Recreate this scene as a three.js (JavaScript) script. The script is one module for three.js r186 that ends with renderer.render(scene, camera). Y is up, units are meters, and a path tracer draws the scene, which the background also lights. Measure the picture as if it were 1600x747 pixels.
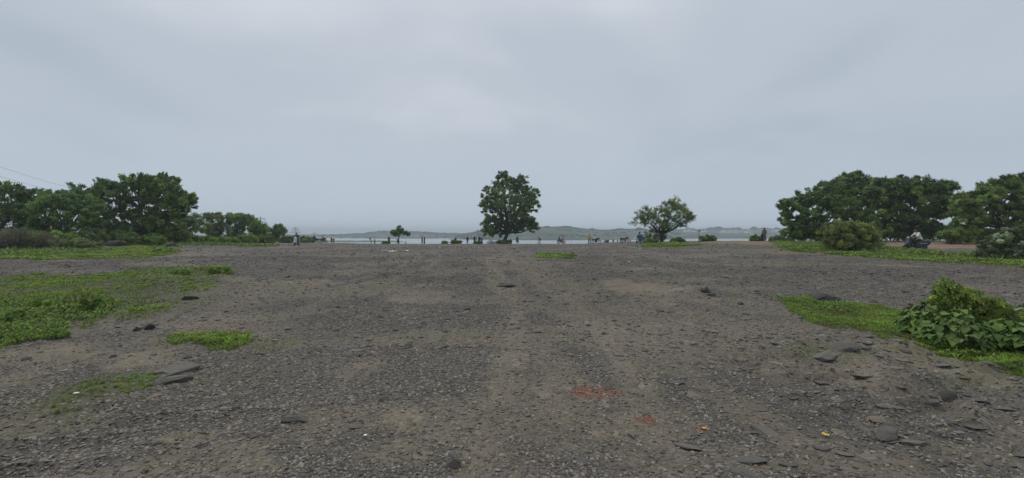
import * as THREE from 'three';
import { mergeGeometries, mergeVertices } from 'three/addons/utils/BufferGeometryUtils.js';
import { RoundedBoxGeometry } from 'three/addons/geometries/RoundedBoxGeometry.js';

// ---------------------------------------------------------------- camera, sky, sun, exposure
const F = 671, EYE = 1.6, HORIZON = 364;              // focal length and horizon row for a 1600 x 747 picture
const scene = new THREE.Scene();
const camera = new THREE.PerspectiveCamera(2 * Math.atan(373.5 / F) * 180 / Math.PI, 1600 / 747, 0.05, 9000);
camera.position.set(0, EYE, 0);
camera.lookAt(0, EYE, -10);
camera.setViewOffset(1600, 747, 0, 373.5 - HORIZON, 1600, 747);   // the lens is shifted a little downwards
camera.updateProjectionMatrix();
const renderer = new THREE.WebGLRenderer({ antialias: true });
renderer.setSize(1024, 478);
renderer.toneMapping = THREE.LinearToneMapping;
renderer.toneMappingExposure = 1.0;
renderer.shadowMap.enabled = true;

// seeded random numbers and value noise
function rng(seed) { let a = seed >>> 0; return () => { a = (a + 0x6D2B79F5) | 0; let t = Math.imul(a ^ (a >>> 15), 1 | a); t = (t + Math.imul(t ^ (t >>> 7), 61 | t)) ^ t; return ((t ^ (t >>> 14)) >>> 0) / 4294967296; }; }
const lerp = (a, b, t) => a + (b - a) * t, clamp = (x, a = 0, b = 1) => Math.min(b, Math.max(a, x));
const ss = (a, b, x) => { const t = clamp((x - a) / (b - a)); return t * t * (3 - 2 * t); };
function hash3(x, y, z) { let h = Math.imul(x, 374761393) ^ Math.imul(y, 668265263) ^ Math.imul(z, 2147483647 - 1013); h = Math.imul(h ^ (h >>> 13), 1274126177); h ^= h >>> 16; return ((Math.imul(h, 2246822519) >>> 0) / 4294967296); }
function n3(x, y, z) {
  const X = Math.floor(x), Y = Math.floor(y), Z = Math.floor(z); let u = x - X, v = y - Y, w = z - Z;
  u = u * u * (3 - 2 * u); v = v * v * (3 - 2 * v); w = w * w * (3 - 2 * w);
  const a = lerp(lerp(hash3(X, Y, Z), hash3(X + 1, Y, Z), u), lerp(hash3(X, Y + 1, Z), hash3(X + 1, Y + 1, Z), u), v);
  const b = lerp(lerp(hash3(X, Y, Z + 1), hash3(X + 1, Y, Z + 1), u), lerp(hash3(X, Y + 1, Z + 1), hash3(X + 1, Y + 1, Z + 1), u), v);
  return lerp(a, b, w) * 2 - 1;
}
function n2(x, y) {
  const X = Math.floor(x), Y = Math.floor(y); let u = x - X, v = y - Y; u = u * u * (3 - 2 * u); v = v * v * (3 - 2 * v);
  return lerp(lerp(hash3(X, Y, 7), hash3(X + 1, Y, 7), u), lerp(hash3(X, Y + 1, 7), hash3(X + 1, Y + 1, 7), u), v) * 2 - 1;
}
const fbm2 = (x, y, o = 4) => { let s = 0, a = 0.5; for (let i = 0; i < o; i++) { s += a * n2(x, y); x = x * 2.03 + 17.3; y = y * 2.03 - 9.1; a *= 0.5; } return s; };
const fbm3 = (x, y, z, o = 4) => { let s = 0, a = 0.5; for (let i = 0; i < o; i++) { s += a * n3(x, y, z); x = x * 2.03 + 5.3; y = y * 2.03 + 1.7; z = z * 2.03 - 3.1; a *= 0.5; } return s; };

// overcast monsoon sky: flat grey-blue cloud sheet with soft lighter and darker banks
{
  const W = 1024, H = 512, data = new Float32Array(W * H * 4);
  const lin = (r, g, b) => [r, g, b].map((c) => Math.pow((c / 255 + 0.055) / 1.055, 2.4));
  const dark = lin(166, 178, 192), mid = lin(186, 196, 208), light = lin(213, 218, 226), hor = lin(188, 200, 212);
  for (let j = 0; j < H; j++) for (let i = 0; i < W; i++) {
    const el = ((j + 0.5) / H - 0.5) * Math.PI, az = ((i + 0.5) / W - 0.5) * 2 * Math.PI;   // row 0 is the nadir
    const y = Math.sin(el), c = Math.cos(el), x = c * Math.cos(az), z = c * Math.sin(az);
    // clouds lie on a sheet overhead: stretch the noise towards the horizon
    const k = 1 / (Math.max(y, 0) + 0.22);
    const warp = fbm2(x * k * 0.9 + 4, z * k * 0.9 + 9, 3);
    let n = fbm2(x * k * 0.6 + warp * 0.6 + 41.6, z * k * 0.6 + warp * 0.6 + 13.2, 4) * 0.85;
    n += 0.28 * fbm2(x * k * 2.2 + 31, z * k * 2.2 - 7 + warp, 4);
    n += 0.5 * ss(0.2, 0.8, y);                               // an overcast sky is brighter overhead
    n += 0.42 * ss(0.66, 1.0, x * -0.16 + y * 0.56 + z * -0.81) - 0.12;   // the cloud sheet is thinner towards the sun
    const t = clamp(n * 0.7 + 0.42);
    let col = t < 0.5 ? dark.map((d, q) => lerp(d, mid[q], ss(0, 0.5, t))) : mid.map((d, q) => lerp(d, light[q], ss(0.5, 1, t)));
    const h = 1 - ss(0.02, 0.34, y);
    col = col.map((d, q) => lerp(d, hor[q], h * 0.85));
    const p = (j * W + i) * 4; data[p] = col[0]; data[p + 1] = col[1]; data[p + 2] = col[2]; data[p + 3] = 1;
  }
  const sky = new THREE.DataTexture(data, W, H, THREE.RGBAFormat, THREE.FloatType);
  sky.mapping = THREE.EquirectangularReflectionMapping; sky.magFilter = sky.minFilter = THREE.LinearFilter; sky.needsUpdate = true;
  scene.background = sky; scene.environment = sky;
}
const sun = new THREE.DirectionalLight(new THREE.Color(1.0, 0.97, 0.92), 1.5);
sun.position.set(-38, 150, -90); sun.target.position.set(0, 0, -20);
sun.castShadow = true; sun.shadow.radius = 45; sun.shadow.mapSize.set(4096, 4096);
Object.assign(sun.shadow.camera, { left: -120, right: 120, top: 120, bottom: -120, near: 1, far: 500 });
scene.add(sun, sun.target);
scene.fog = new THREE.FogExp2(new THREE.Color(0.82, 0.93, 1.0), 0.0005);

// ---------------------------------------------------------------- helpers
const used = {};
function numbered(name) { const k = used[name] = (used[name] ?? -1) + 1; return k ? `${name}_${String(k).padStart(3, '0')}` : name; }
const C = (r, g, b) => new THREE.Color().setRGB(r, g, b);
function mat(r, g, b, roughness = 0.9, more = {}) { return new THREE.MeshStandardMaterial({ color: C(r, g, b), roughness, metalness: 0, ...more }); }
function thing(name, label, category, pos = [0, 0, 0], turn = 0, group) {
  const o = new THREE.Group(); o.name = numbered(name); o.position.set(...pos); o.rotation.y = turn;
  o.userData = { label, category }; if (group) o.userData.group = group; scene.add(o); return o;
}
function tag(o, label, category, group) { o.userData = { ...o.userData, label, category }; if (group) o.userData.group = group; return o; }
function part(name, geo, m, parent) { const o = new THREE.Mesh(geo, m); o.name = name; o.castShadow = o.receiveShadow = true; parent.add(o); return o; }
const join = (list) => mergeGeometries(list.map((g) => { const q = g.index ? g.toNonIndexed() : g; for (const k of Object.keys(q.attributes)) if (!['position', 'normal', 'uv'].includes(k)) q.deleteAttribute(k); if (!q.attributes.normal) q.computeVertexNormals(); if (!q.attributes.uv) q.setAttribute('uv', new THREE.BufferAttribute(new Float32Array(q.attributes.position.count * 2), 2)); return q; }));
const V = (x, y, z) => new THREE.Vector3(x, y, z);
/** World point on a photo column and row at a given depth in metres. */
const at = (px, py, d) => V((px - 800) / F * d, EYE + (HORIZON - py) / F * d, -d);
/** Point on flat ground (y = 0) seen at a photo column and row. */
const onFlat = (px, py) => { const d = EYE * F / (py - HORIZON); return [(px - 800) / F * d, -d]; };
/** Tapered tube along points. */
function limb(pts, r0, r1, seg = 6, rings = 8) {
  const curve = new THREE.CatmullRomCurve3(pts), pos = [], nor = [], idx = [], fr = curve.computeFrenetFrames(rings, false);
  for (let i = 0; i <= rings; i++) {
    const p = curve.getPointAt(i / rings), r = lerp(r0, r1, Math.pow(i / rings, 0.8));
    for (let k = 0; k <= seg; k++) {
      const a = k / seg * Math.PI * 2, n = fr.normals[i].clone().multiplyScalar(Math.cos(a)).addScaledVector(fr.binormals[i], Math.sin(a));
      pos.push(p.x + n.x * r, p.y + n.y * r, p.z + n.z * r); nor.push(n.x, n.y, n.z);
      if (i < rings && k < seg) { const q = i * (seg + 1) + k; idx.push(q, q + 1, q + seg + 1, q + 1, q + seg + 2, q + seg + 1); }
    }
  }
  const g = new THREE.BufferGeometry();
  g.setAttribute('position', new THREE.Float32BufferAttribute(pos, 3)); g.setAttribute('normal', new THREE.Float32BufferAttribute(nor, 3)); g.setIndex(idx);
  return g;
}
const bar = (a, b, r, seg = 6) => limb([V(...a), V(...b)], r, r, seg, 1);
const box = (w, h, d, x = 0, y = 0, z = 0, r = 0.01) => new RoundedBoxGeometry(w, h, d, 2, Math.min(r, w / 2.1, h / 2.1, d / 2.1)).translate(x, y, z);
const ball = (r, x, y, z, sx = 1, sy = 1, sz = 1, seg = 14) => new THREE.SphereGeometry(r, seg, Math.ceil(seg * 0.7)).scale(sx, sy, sz).translate(x, y, z);
function instanced(name, geo, m, list, parent, label, category) {   // list: [matrix, color]
  const o = new THREE.InstancedMesh(geo, m, list.length); o.name = name; o.castShadow = o.receiveShadow = true;
  list.forEach(([mx, c], i) => { o.setMatrixAt(i, mx); if (c) o.setColorAt(i, c); });
  o.userData.kind = 'stuff'; if (label) o.userData.label = label; if (category) o.userData.category = category;
  parent.add(o); return o;
}
const _q = new THREE.Quaternion(), _e = new THREE.Euler();
const mx = (x, y, z, sx, sy, sz, rx = 0, ry = 0, rz = 0) => new THREE.Matrix4().compose(V(x, y, z), _q.setFromEuler(_e.set(rx, ry, rz, 'YXZ')).clone(), V(sx, sy, sz));
const vary = (c, s, R) => { const k = 1 + (R() - 0.5) * 2 * s; return C(c[0] * k * (1 + (R() - 0.5) * s * 0.5), c[1] * k, c[2] * k * (1 + (R() - 0.5) * s * 0.5)); };

// ---------------------------------------------------------------- where grass, bare earth and pigment lie (world polygons)
const poly = (pts) => pts.map(([a, b]) => onFlat(a, b));
const GRASS = [   // [outline, height of the blades, fill density]
  [poly([[1176, 464], [1204, 458], [1300, 469], [1420, 484], [1700, 500], [1800, 640], [1600, 588], [1500, 568], [1400, 541], [1300, 514], [1225, 492]]), 0.036, 1],
  [poly([[-120, 436], [0, 433], [120, 428], [230, 420], [330, 416], [384, 428], [330, 440], [290, 462], [205, 492], [120, 516], [0, 543], [-200, 590]]), 0.045, 0.62],
  [poly([[261, 532], [275, 520], [330, 516], [368, 521], [366, 545], [345, 549], [320, 540], [290, 538]]), 0.05, 1.1],
  [poly([[20, 640], [60, 615], [120, 592], [175, 582], [235, 580], [250, 595], [190, 612], [120, 625], [75, 648]]), 0.03, 0.75],
  [poly([[838, 399], [860, 396], [890, 396.5], [899, 401], [880, 404], [845, 404.5]]), 0.09, 1],
  [poly([[-80, 394], [60, 393], [150, 389], [200, 386], [285, 385.5], [292, 392], [270, 400], [200, 404], [90, 406], [-80, 408]]), 0.09, 0.95],
  [poly([[1192, 386], [1230, 384.5], [1290, 388], [1400, 394], [1500, 400], [1640, 409], [1720, 425], [1600, 420], [1450, 410], [1300, 400], [1220, 393]]), 0.1, 0.95],
  [poly([[1000, 384], [1015, 382], [1040, 381.5], [1060, 383], [1062, 386], [1030, 387], [1008, 386.5]]), 0.12, 1],
  [poly([[280, 383.5], [330, 382.5], [400, 382.8], [440, 383.8], [420, 386], [330, 386], [285, 386]]), 0.1, 0.6],
  [poly([[1235, 548], [1290, 536], [1345, 548], [1370, 560], [1300, 566], [1250, 562]]), 0.02, 0.3],
  [poly([[360, 530], [410, 526], [440, 540], [420, 552], [380, 556], [350, 552]]), 0.02, 0.15],
];
for (const g of GRASS) { const p = g[0]; g[3] = [Math.min(...p.map((q) => q[0])), Math.max(...p.map((q) => q[0])), Math.min(...p.map((q) => q[1])), Math.max(...p.map((q) => q[1]))]; }
function signed(p, x, z) {   // distance inside (+) or outside (-) of an outline
  let inside = false, best = 1e9;
  for (let i = 0, j = p.length - 1; i < p.length; j = i++) {
    const [xi, zi] = p[i], [xj, zj] = p[j];
    if ((zi > z) !== (zj > z) && x < (xj - xi) * (z - zi) / (zj - zi) + xi) inside = !inside;
    const ex = xj - xi, ez = zj - zi, t = clamp(((x - xi) * ex + (z - zi) * ez) / (ex * ex + ez * ez));
    best = Math.min(best, Math.hypot(x - xi - ex * t, z - zi - ez * t));
  }
  return inside ? best : -best;
}
function grassAt(x, z, gi) {   // 0..1 cover
  let m = 0;
  for (let i = 0; i < GRASS.length; i++) {
    if (gi !== undefined && gi !== i) continue;
    const [p, , dens, b] = GRASS[i], w = Math.max(0.12, -z * 0.03);
    if (x < b[0] - 2 * w || x > b[1] + 2 * w || z < b[2] - 2 * w || z > b[3] + 2 * w) continue;
    const s = signed(p, x, z) + fbm2(x / (w * 4) + 3 * i, z / (w * 4), 3) * w * 3.4 + fbm2(x / (w * 0.9), z / (w * 0.9) + i, 2) * w * 1.1;
    m = Math.max(m, ss(-w * 0.7, w * 1.4, s) * clamp(1.05 + 1.1 * fbm2(x / (w * 2.2) + 31, z / (w * 1.6), 3), 0.25, 1) * Math.min(1, dens));
  }
  return m;
}
const EARTH = [ // photo column, row, half width, half height, strength
  [1005, 455, 85, 17, 1], [920, 456, 60, 14, 0.7], [560, 452, 70, 12, 0.7], [650, 462, 60, 10, 0.8], [1050, 488, 50, 12, 0.7], [430, 458, 50, 14, 0.75], [850, 440, 70, 10, 0.5], [780, 470, 70, 8, 0.5],
  [640, 650, 55, 22, 0.9], [560, 575, 45, 20, 0.6], [610, 705, 50, 22, 0.7], [860, 605, 60, 30, 0.8], [880, 640, 70, 26, 0.75], [980, 655, 45, 18, 0.8], [1000, 575, 60, 18, 0.55], [1080, 560, 70, 25, 0.4], [905, 500, 40, 22, 0.6],
  [130, 555, 170, 22, 0.95], [330, 500, 90, 14, 0.7], [20, 590, 80, 20, 0.7], [370, 465, 60, 10, 0.6], [300, 690, 60, 18, 0.8], [120, 660, 110, 16, 0.5], [480, 700, 60, 18, 0.5],
  [1330, 590, 50, 16, 0.8], [1230, 590, 40, 12, 0.6], [1370, 610, 60, 14, 0.6], [1400, 550, 90, 12, 0.75], [1520, 720, 80, 20, 0.6], [1160, 710, 60, 22, 0.5], [1180, 480, 40, 14, 0.6], [800, 720, 80, 20, 0.45],
  [1040, 425, 60, 5, 0.7], [1060, 408, 30, 4, 0.6], [700, 425, 60, 6, 0.45], [500, 425, 80, 6, 0.4],
];
const EARTHW = EARTH.map(([px, py, hw, hh, s]) => { const [x0, z0] = onFlat(px, py), [x1] = onFlat(px + hw, py), [, za] = onFlat(px, py - hh), [, zb] = onFlat(px, py + hh); return [x0, z0, x1 - x0, Math.max(0.1, (zb - za) / 2), s]; });
const TRACKS = [[-0.3, 0.02, 0.9, 0.4, 0.75], [1.4, -0.05, 0.7, 2.2, 0.6], [-3.4, -0.1, 1.0, 4.0, 0.55], [3.2, 0.16, 0.8, 1.0, 0.5]];
function earthAt(x, z) {
  let m = 0; const w = fbm2(x * 1.3 + 5, z * 1.3, 4) * 0.9 + fbm2(x * 6, z * 6 + 3, 3) * 0.45;
  for (const [cx, cz, rx, rz, s] of EARTHW) { const q = Math.hypot((x - cx) / rx, (z - cz) / rz); if (q < 2) m = Math.max(m, s * ss(1.25, 0.45, q - w)); }
  const d = -z; if (d > 6) m = Math.max(m, 0.6 * ss(-0.02, 0.26, fbm2(x * 0.28 + 40, z * 0.5 + 9, 4)));   // trampled earth showing between the stones
  if (d < 9) m = Math.max(m, 0.6 * ss(-0.02, 0.28, fbm2(x * 0.8 - 20, z * 0.8 + 4, 4)));
  for (const [x0, a0, f, p, s] of TRACKS) for (const side of [-0.68, 0.68]) { const q = Math.abs(x - (x0 + a0 * d + f * Math.sin(d * 0.16 + p) + side)); if (q < 0.5) m = Math.max(m, s * ss(0.34, 0.08, q + 0.1 * w) * (1 - ss(30, 45, d))); }   // wheel tracks worn down to the earth
  m *= clamp(1.05 + 0.9 * fbm2(x * 2.1 + 70, z * 3.4, 4), 0.25, 1);   // stones showing through
  return m;
}
const MOSS = [[150, 612, 190, 40, 0.8], [330, 590, 110, 30, 0.5], [400, 540, 60, 16, 0.8], [300, 468, 110, 24, 0.75], [60, 560, 160, 18, 0.35], [1300, 552, 90, 16, 0.75], [1420, 556, 110, 18, 0.5], [1220, 500, 60, 16, 0.4], [1180, 448, 60, 8, 0.45], [420, 470, 60, 12, 0.3], [1560, 600, 120, 22, 0.4], [1090, 436, 40, 5, 0.4], [1100, 388, 60, 3, 0.7], [1400, 412, 260, 6, 0.5], [100, 412, 160, 4, 0.4]].map(([px, py, hw, hh, s]) => { const [x0, z0] = onFlat(px, py), [x1] = onFlat(px + hw, py), [, za] = onFlat(px, py - hh), [, zb] = onFlat(px, py + hh); return [x0, z0, x1 - x0, Math.max(0.1, (zb - za) / 2), s]; });
function mossAt(x, z) {   // thin green film and seedlings on the trodden soil, in speckles
  let m = 0; const d = -z, w = fbm2(x / (0.06 * d + 0.3) + 15, z / (0.06 * d + 0.3), 4);
  for (const [cx, cz, rx, rz, s] of MOSS) { const q = Math.hypot((x - cx) / rx, (z - cz) / rz); if (q < 1.9) m = Math.max(m, s * ss(1.2, 0.3, q - w * 0.9)); }
  return m * clamp(0.8 + 1.3 * fbm2(x * 5, z * 5 + 60, 3), 0.15, 1);
}
const RED = [[930, 612, 36, 9], [1008, 655, 14, 5], [906, 610, 8, 5], [1095, 668, 9, 4]].map(([px, py, hw, hh]) => { const [x, z] = onFlat(px, py), [x1] = onFlat(px + hw, py), [, za] = onFlat(px, py - hh), [, zb] = onFlat(px, py + hh); return [x, z, x1 - x, (zb - za) / 2]; });

// ---------------------------------------------------------------- ground
const WATER = -10.4;
const ridged = (x, z) => { const a = 1 - Math.abs(n2(x, z)); return a * a; };
function gy(x, z) {
  const d = -z; let y = 0;
  if (d > 58) y -= (Math.min(d, 110) - 58) * 0.022;
  if (d > 100) { const fall = ss(100, 190, d), land = ss(-0.41, -0.455, x / d); y = lerp(y, lerp(-15, lerp(-2, -8.5, ss(150, 500, d)), land), fall); }
  y += 0.55 * ss(14, 30, x) * ss(22, 46, d) * (1 - ss(100, 150, d));
  y += 0.25 * ss(-28, -45, x) * ss(30, 50, d) * (1 - ss(100, 150, d));
  const near = 1 - ss(60, 100, d) * 0.7;
  y += near * (0.10 * fbm2(x / 9 + 2, z / 9, 2) + 0.045 * fbm2(x / 1.7, z / 1.7, 3));
  const fine = 1 - ss(9, 22, Math.hypot(x, z)); if (fine > 0) y += fine * (0.016 * fbm2(x / 0.42, z / 0.42 + 7, 3));
  const rocky = Math.max(ss(1.6, 3.6, x - (6 - d) * 0.15) * (1 - ss(5.6, 7.2, d)), ss(-1.2, -3, x) * (1 - ss(3.6, 4.6, d)) * 0.6);
  if (rocky > 0) y += rocky * (0.11 * ridged(x / 0.75 + z * 0.5, z / 0.4 + x * 0.35) + 0.05 * ridged(x / 0.3 + 9, z / 0.2) - 0.06);
  const mid = ss(10, 14, d) * (1 - ss(46, 60, d)); if (mid > 0) y += mid * (0.10 * (ridged(x / 1.3 + 4, z / 0.9) - 0.4) + 0.045 * (1 - ss(20, 32, d)) * (ridged(x / 0.55, z / 0.4 + 8) - 0.4));
  y += 0.06 * ss(10.2, 11.6, d + 0.5 * n2(x / 2, 3)) * (1 - ss(13, 19, d)) * ss(-6, -3, x) * (1 - ss(3, 6, x));
  return y;
}
const dirtTile = (() => {   // 3.2 m of crushed stone pressed into dirt: colour and height
  const N = 1536, R = rng(5), h = new Float32Array(N * N), c = new Float32Array(N * N).fill(0.8);
  const put = (n, r0, r1, amp) => { for (let i = 0; i < n; i++) {
    const cx = R() * N, cy = R() * N, r = lerp(r0, r1, Math.pow(R(), 2.2)), a = R() * 6.28, sq = lerp(0.5, 1, R()), ca = Math.cos(a), sa = Math.sin(a), tone = lerp(0.62, 1.0, R()), top = amp * lerp(0.5, 1, R());
    const k = [R() * 0.3, R() * 6, R() * 0.25, R() * 6];
    for (let y = Math.floor(-r); y <= r; y++) for (let x = Math.floor(-r); x <= r; x++) {
      const u = (x * ca + y * sa) / r, v = (-x * sa + y * ca) / (r * sq), t = Math.atan2(v, u), q = Math.hypot(u, v) * (1 + k[0] * Math.cos(2 * t + k[1]) + k[2] * Math.cos(3 * t + k[3])); if (q > 1) continue;
      const p = ((Math.floor(cy + y) + N) % N) * N + (Math.floor(cx + x) + N) % N, hh = top * Math.min(1, (1 - q * q) * 1.8) * r / r1;
      if (hh > h[p]) { h[p] = hh; c[p] = tone; }
    } } };
  put(9000, 3, 11, 0.45); put(4200, 6, 20, 0.75); put(380, 16, 38, 1);
  const col = new Uint8Array(N * N * 4), bmp = new Uint8Array(N * N * 4);
  for (let i = 0; i < N * N; i++) {
    const g = 0.90 + 0.1 * (R() - 0.5), s = Math.round(255 * clamp(Math.pow(c[i] * g, 0.6)));
    col[i * 4] = s; col[i * 4 + 1] = s; col[i * 4 + 2] = s; col[i * 4 + 3] = 255;
    const b = Math.round(255 * clamp(h[i] * 0.9 + 0.06 * R())); bmp[i * 4] = bmp[i * 4 + 1] = bmp[i * 4 + 2] = b; bmp[i * 4 + 3] = 255;
  }
  const tex = (a, srgb) => { const t = new THREE.DataTexture(a, N, N); t.wrapS = t.wrapT = THREE.RepeatWrapping; t.magFilter = t.minFilter = THREE.LinearFilter; if (srgb) t.colorSpace = THREE.SRGBColorSpace; t.needsUpdate = true; return t; };
  return { map: tex(col, true), bumpMap: tex(bmp, false), size: 3.2 };
})();
const ground = (() => {
  const xs = [0], ds = [-4];
  for (let x = 0; x < 3200;) { x += x < 3 ? 0.06 : x < 80 ? Math.max(0.06, x * 0.02) : x * 0.06; xs.push(x); xs.unshift(-x); }
  for (let d = -4; d < 3600;) { d += d < 2 ? 0.4 : d < 5 ? 0.045 : d < 130 ? d * 0.009 : d * 0.05; ds.push(d); }
  const nx = xs.length, nz = ds.length, pos = new Float32Array(nx * nz * 3), col = new Float32Array(nx * nz * 3), uv = new Float32Array(nx * nz * 2), idx = new Uint32Array((nx - 1) * (nz - 1) * 6);
  const stone = [0.122, 0.110, 0.093], earth = [0.24, 0.2, 0.14], green = [0.095, 0.11, 0.04], tan = [0.30, 0.205, 0.125], red = [0.34, 0.125, 0.075], bank = [0.14, 0.16, 0.08], moss = [0.12, 0.13, 0.045];
  let k = 0;
  for (let j = 0; j < nz; j++) for (let i = 0; i < nx; i++, k++) {
    const x = xs[i], d = ds[j], z = -d;
    pos[k * 3] = x; pos[k * 3 + 1] = gy(x, z); pos[k * 3 + 2] = z; uv[k * 2] = x / dirtTile.size; uv[k * 2 + 1] = z / dirtTile.size;
    const view = Math.abs(x) < d * 1.6 + 8 && d < 140, blotch = 1 + 0.28 * fbm2(x / 2.3, z / 2.3, 4) + 0.16 * fbm2(x / 0.35, z / 0.35 + 5, 2);
    const e = view ? earthAt(x, z) : 0.3, g = view ? grassAt(x, z) : 0, ms = view ? mossAt(x, z) : 0;
    for (let q = 0; q < 3; q++) {
      let v = lerp(stone[q], earth[q], e) * blotch;
      v = lerp(v, tan[q] * (1 + 0.3 * fbm2(x / 1.5, z / 0.8, 3)), ss(22, 30, x) * ss(33.5, 35.5, d + 0.8 * n2(x / 2, 1)) * (1 - ss(58, 66, d)) * 0.9);
      v = lerp(v, tan[q] * 0.85 * blotch, 0.5 * ss(18, 26, x) * ss(44, 50, d) * (1 - ss(58, 66, d)));
      if (view) v = lerp(v, moss[q] * blotch, ms);
      v = lerp(v, green[q] * blotch, clamp(g * 0.9));
      for (const [cx, cz, rx, rz] of RED) { const s = Math.hypot((x - cx) / rx, (z - cz) / rz); if (s < 1.8) v = lerp(v, red[q], 0.65 * ss(1.2, 0.5, s + 0.7 * fbm2(x * 14, z * 14, 2))); }
      if (d > 112) v = lerp(v, bank[q], ss(112, 135, d));
      col[k * 3 + q] = v;
    }
    if (i < nx - 1 && j < nz - 1) { const p = (j * (nx - 1) + i) * 6; idx[p] = k; idx[p + 1] = k + 1; idx[p + 2] = k + nx; idx[p + 3] = k + 1; idx[p + 4] = k + nx + 1; idx[p + 5] = k + nx; }
  }
  const g = new THREE.BufferGeometry();
  g.setAttribute('position', new THREE.BufferAttribute(pos, 3)); g.setAttribute('color', new THREE.BufferAttribute(col, 3)); g.setAttribute('uv', new THREE.BufferAttribute(uv, 2)); g.setIndex(new THREE.BufferAttribute(idx, 1)); g.computeVertexNormals();
  const o = part('ground', g, new THREE.MeshStandardMaterial({ vertexColors: true, map: dirtTile.map, bumpMap: dirtTile.bumpMap, bumpScale: 0.03, roughness: 0.95 }), scene);
  o.userData = { kind: 'structure', label: 'wide bare plateau of dark crushed rock and trampled earth', category: 'ground' };
  return o;
})();

// ---------------------------------------------------------------- lake
{
  const N = 512, b = new Uint8Array(N * N * 4);
  for (let j = 0; j < N; j++) for (let i = 0; i < N; i++) {
    const per = (f, s) => { const a = n2(i / N * f + s, j / N * f * 2), c = n2(i / N * f - f + s, j / N * f * 2), t = i / N; return lerp(a, c, t); };
    const v = Math.round(255 * clamp(0.5 + 0.3 * per(12, 3) + 0.2 * per(30, 9))); const p = (j * N + i) * 4; b[p] = b[p + 1] = b[p + 2] = v; b[p + 3] = 255;
  }
  const t = new THREE.DataTexture(b, N, N); t.wrapS = t.wrapT = THREE.RepeatWrapping; t.magFilter = t.minFilter = THREE.LinearFilter; t.repeat.set(160, 160); t.needsUpdate = true;
  const g = new THREE.PlaneGeometry(5200, 2800).rotateX(-Math.PI / 2).translate(700, WATER, -1540);
  const o = part('lake_water', g, new THREE.MeshStandardMaterial({ color: C(0.22, 0.26, 0.28), roughness: 0.2, bumpMap: t, bumpScale: 0.06, metalness: 0 }), scene);
  o.userData = { kind: 'structure', label: 'pale flat lake beyond the edge of the plateau', category: 'water' };
}

// ---------------------------------------------------------------- far shore
function hillHeight(profile, px) { for (let i = 1; i < profile.length; i++) if (px <= profile[i][0]) { const [a, b] = [profile[i - 1], profile[i]]; return lerp(a[1], b[1], ss(a[0], b[0], px)); } return profile.at(-1)[1]; }
const HILLS = {};
function hills(key, label, profile, shore, ridge, colors, seed, rough = 3.2) {   // profile: photo column, row of the ridge line
  const x0 = profile[0][0], x1 = profile.at(-1)[0], nx = 260, nz = 44, pos = [], col = [], idx = [];
  const height = (px, d) => {
    const t = (d - shore(px)) / (ridge - shore(px)), top = EYE + (HORIZON - hillHeight(profile, px)) / F * ridge, x = (px - 800) / F * d;
    let h = t <= 1 ? lerp(WATER - 0.6, top, Math.pow(ss(-0.1, 1.0, t), 0.85)) : lerp(top, top - 14, ss(1, 1.5, t));
    h += (fbm2(x / 90 + seed, d / 90, 3) * rough + fbm2(x / 22, d / 22 + seed, 3) * 0.9) * ss(0, 0.35, t);
    return h;
  };
  for (let j = 0; j <= nz; j++) for (let i = 0; i <= nx; i++) {
    const px = lerp(x0, x1, i / nx), d = lerp(shore(px) - 4, ridge * 1.35, j / nz), x = (px - 800) / F * d;
    pos.push(x, height(px, d), -d);
    const f = ss(-0.12, 0.2, fbm2(x / 70 + seed * 3, d / 45, 4)), t = (d - shore(px)) / (ridge - shore(px)), field = clamp(f * (1 - ss(0.55, 0.9, t)) + 0.1);
    const v = 1 + 0.4 * fbm2(x / 16, d / 16, 3);
    for (let q = 0; q < 3; q++) col.push(lerp(colors[0][q], colors[1][q], field) * v);
    if (i < nx && j < nz) { const k = j * (nx + 1) + i; idx.push(k, k + 1, k + nx + 1, k + 1, k + nx + 2, k + nx + 1); }
  }
  const g = new THREE.BufferGeometry(); g.setAttribute('position', new THREE.Float32BufferAttribute(pos, 3)); g.setAttribute('color', new THREE.Float32BufferAttribute(col, 3)); g.setIndex(idx); g.computeVertexNormals();
  const o = part(numbered('hills'), g, new THREE.MeshStandardMaterial({ vertexColors: true, roughness: 1 }), scene);
  o.userData = { kind: 'structure', label, category: 'hills' };
  return HILLS[key] = { height, shore, ridge, x0, x1 };
}
const WOOD = [0.02, 0.034, 0.018], FIELD = [0.05, 0.085, 0.036];
hills('mid', 'green hill with a dark wooded crest across the lake', [[690, 377], [725, 368], [752, 363.5], [785, 360.5], [820, 357.5], [848, 355.2], [887, 356.2], [921, 360], [945, 361], [970, 359.5], [1000, 358.4], [1030, 361], [1060, 366], [1085, 374]], (px) => 700 + Math.abs(px - 860) * 0.35, 1180, [WOOD, FIELD], 3);
hills('right', 'hazy wooded ridge with a white settlement across the lake', [[960, 366], [1010, 362], [1069, 359.8], [1096, 359], [1144, 358], [1165, 359.4], [1185, 358], [1230, 359], [1320, 358], [1450, 360], [1650, 359]], (px) => 900 + 0.2 * Math.abs(px - 1100), 1500, [WOOD, [0.045, 0.07, 0.032]], 8, 1.4);
hills('left', 'pale blue low ridge far across the lake on the left', [[380, 367], [470, 369], [520, 368.5], [566, 367], [582, 364.5], [597, 362.6], [616, 363], [640, 364], [665, 364.6], [692, 366], [720, 367], [745, 365], [790, 362], [840, 362]], (px) => 900, 1550, [[0.025, 0.04, 0.03], [0.045, 0.065, 0.04]], 13);
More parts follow.
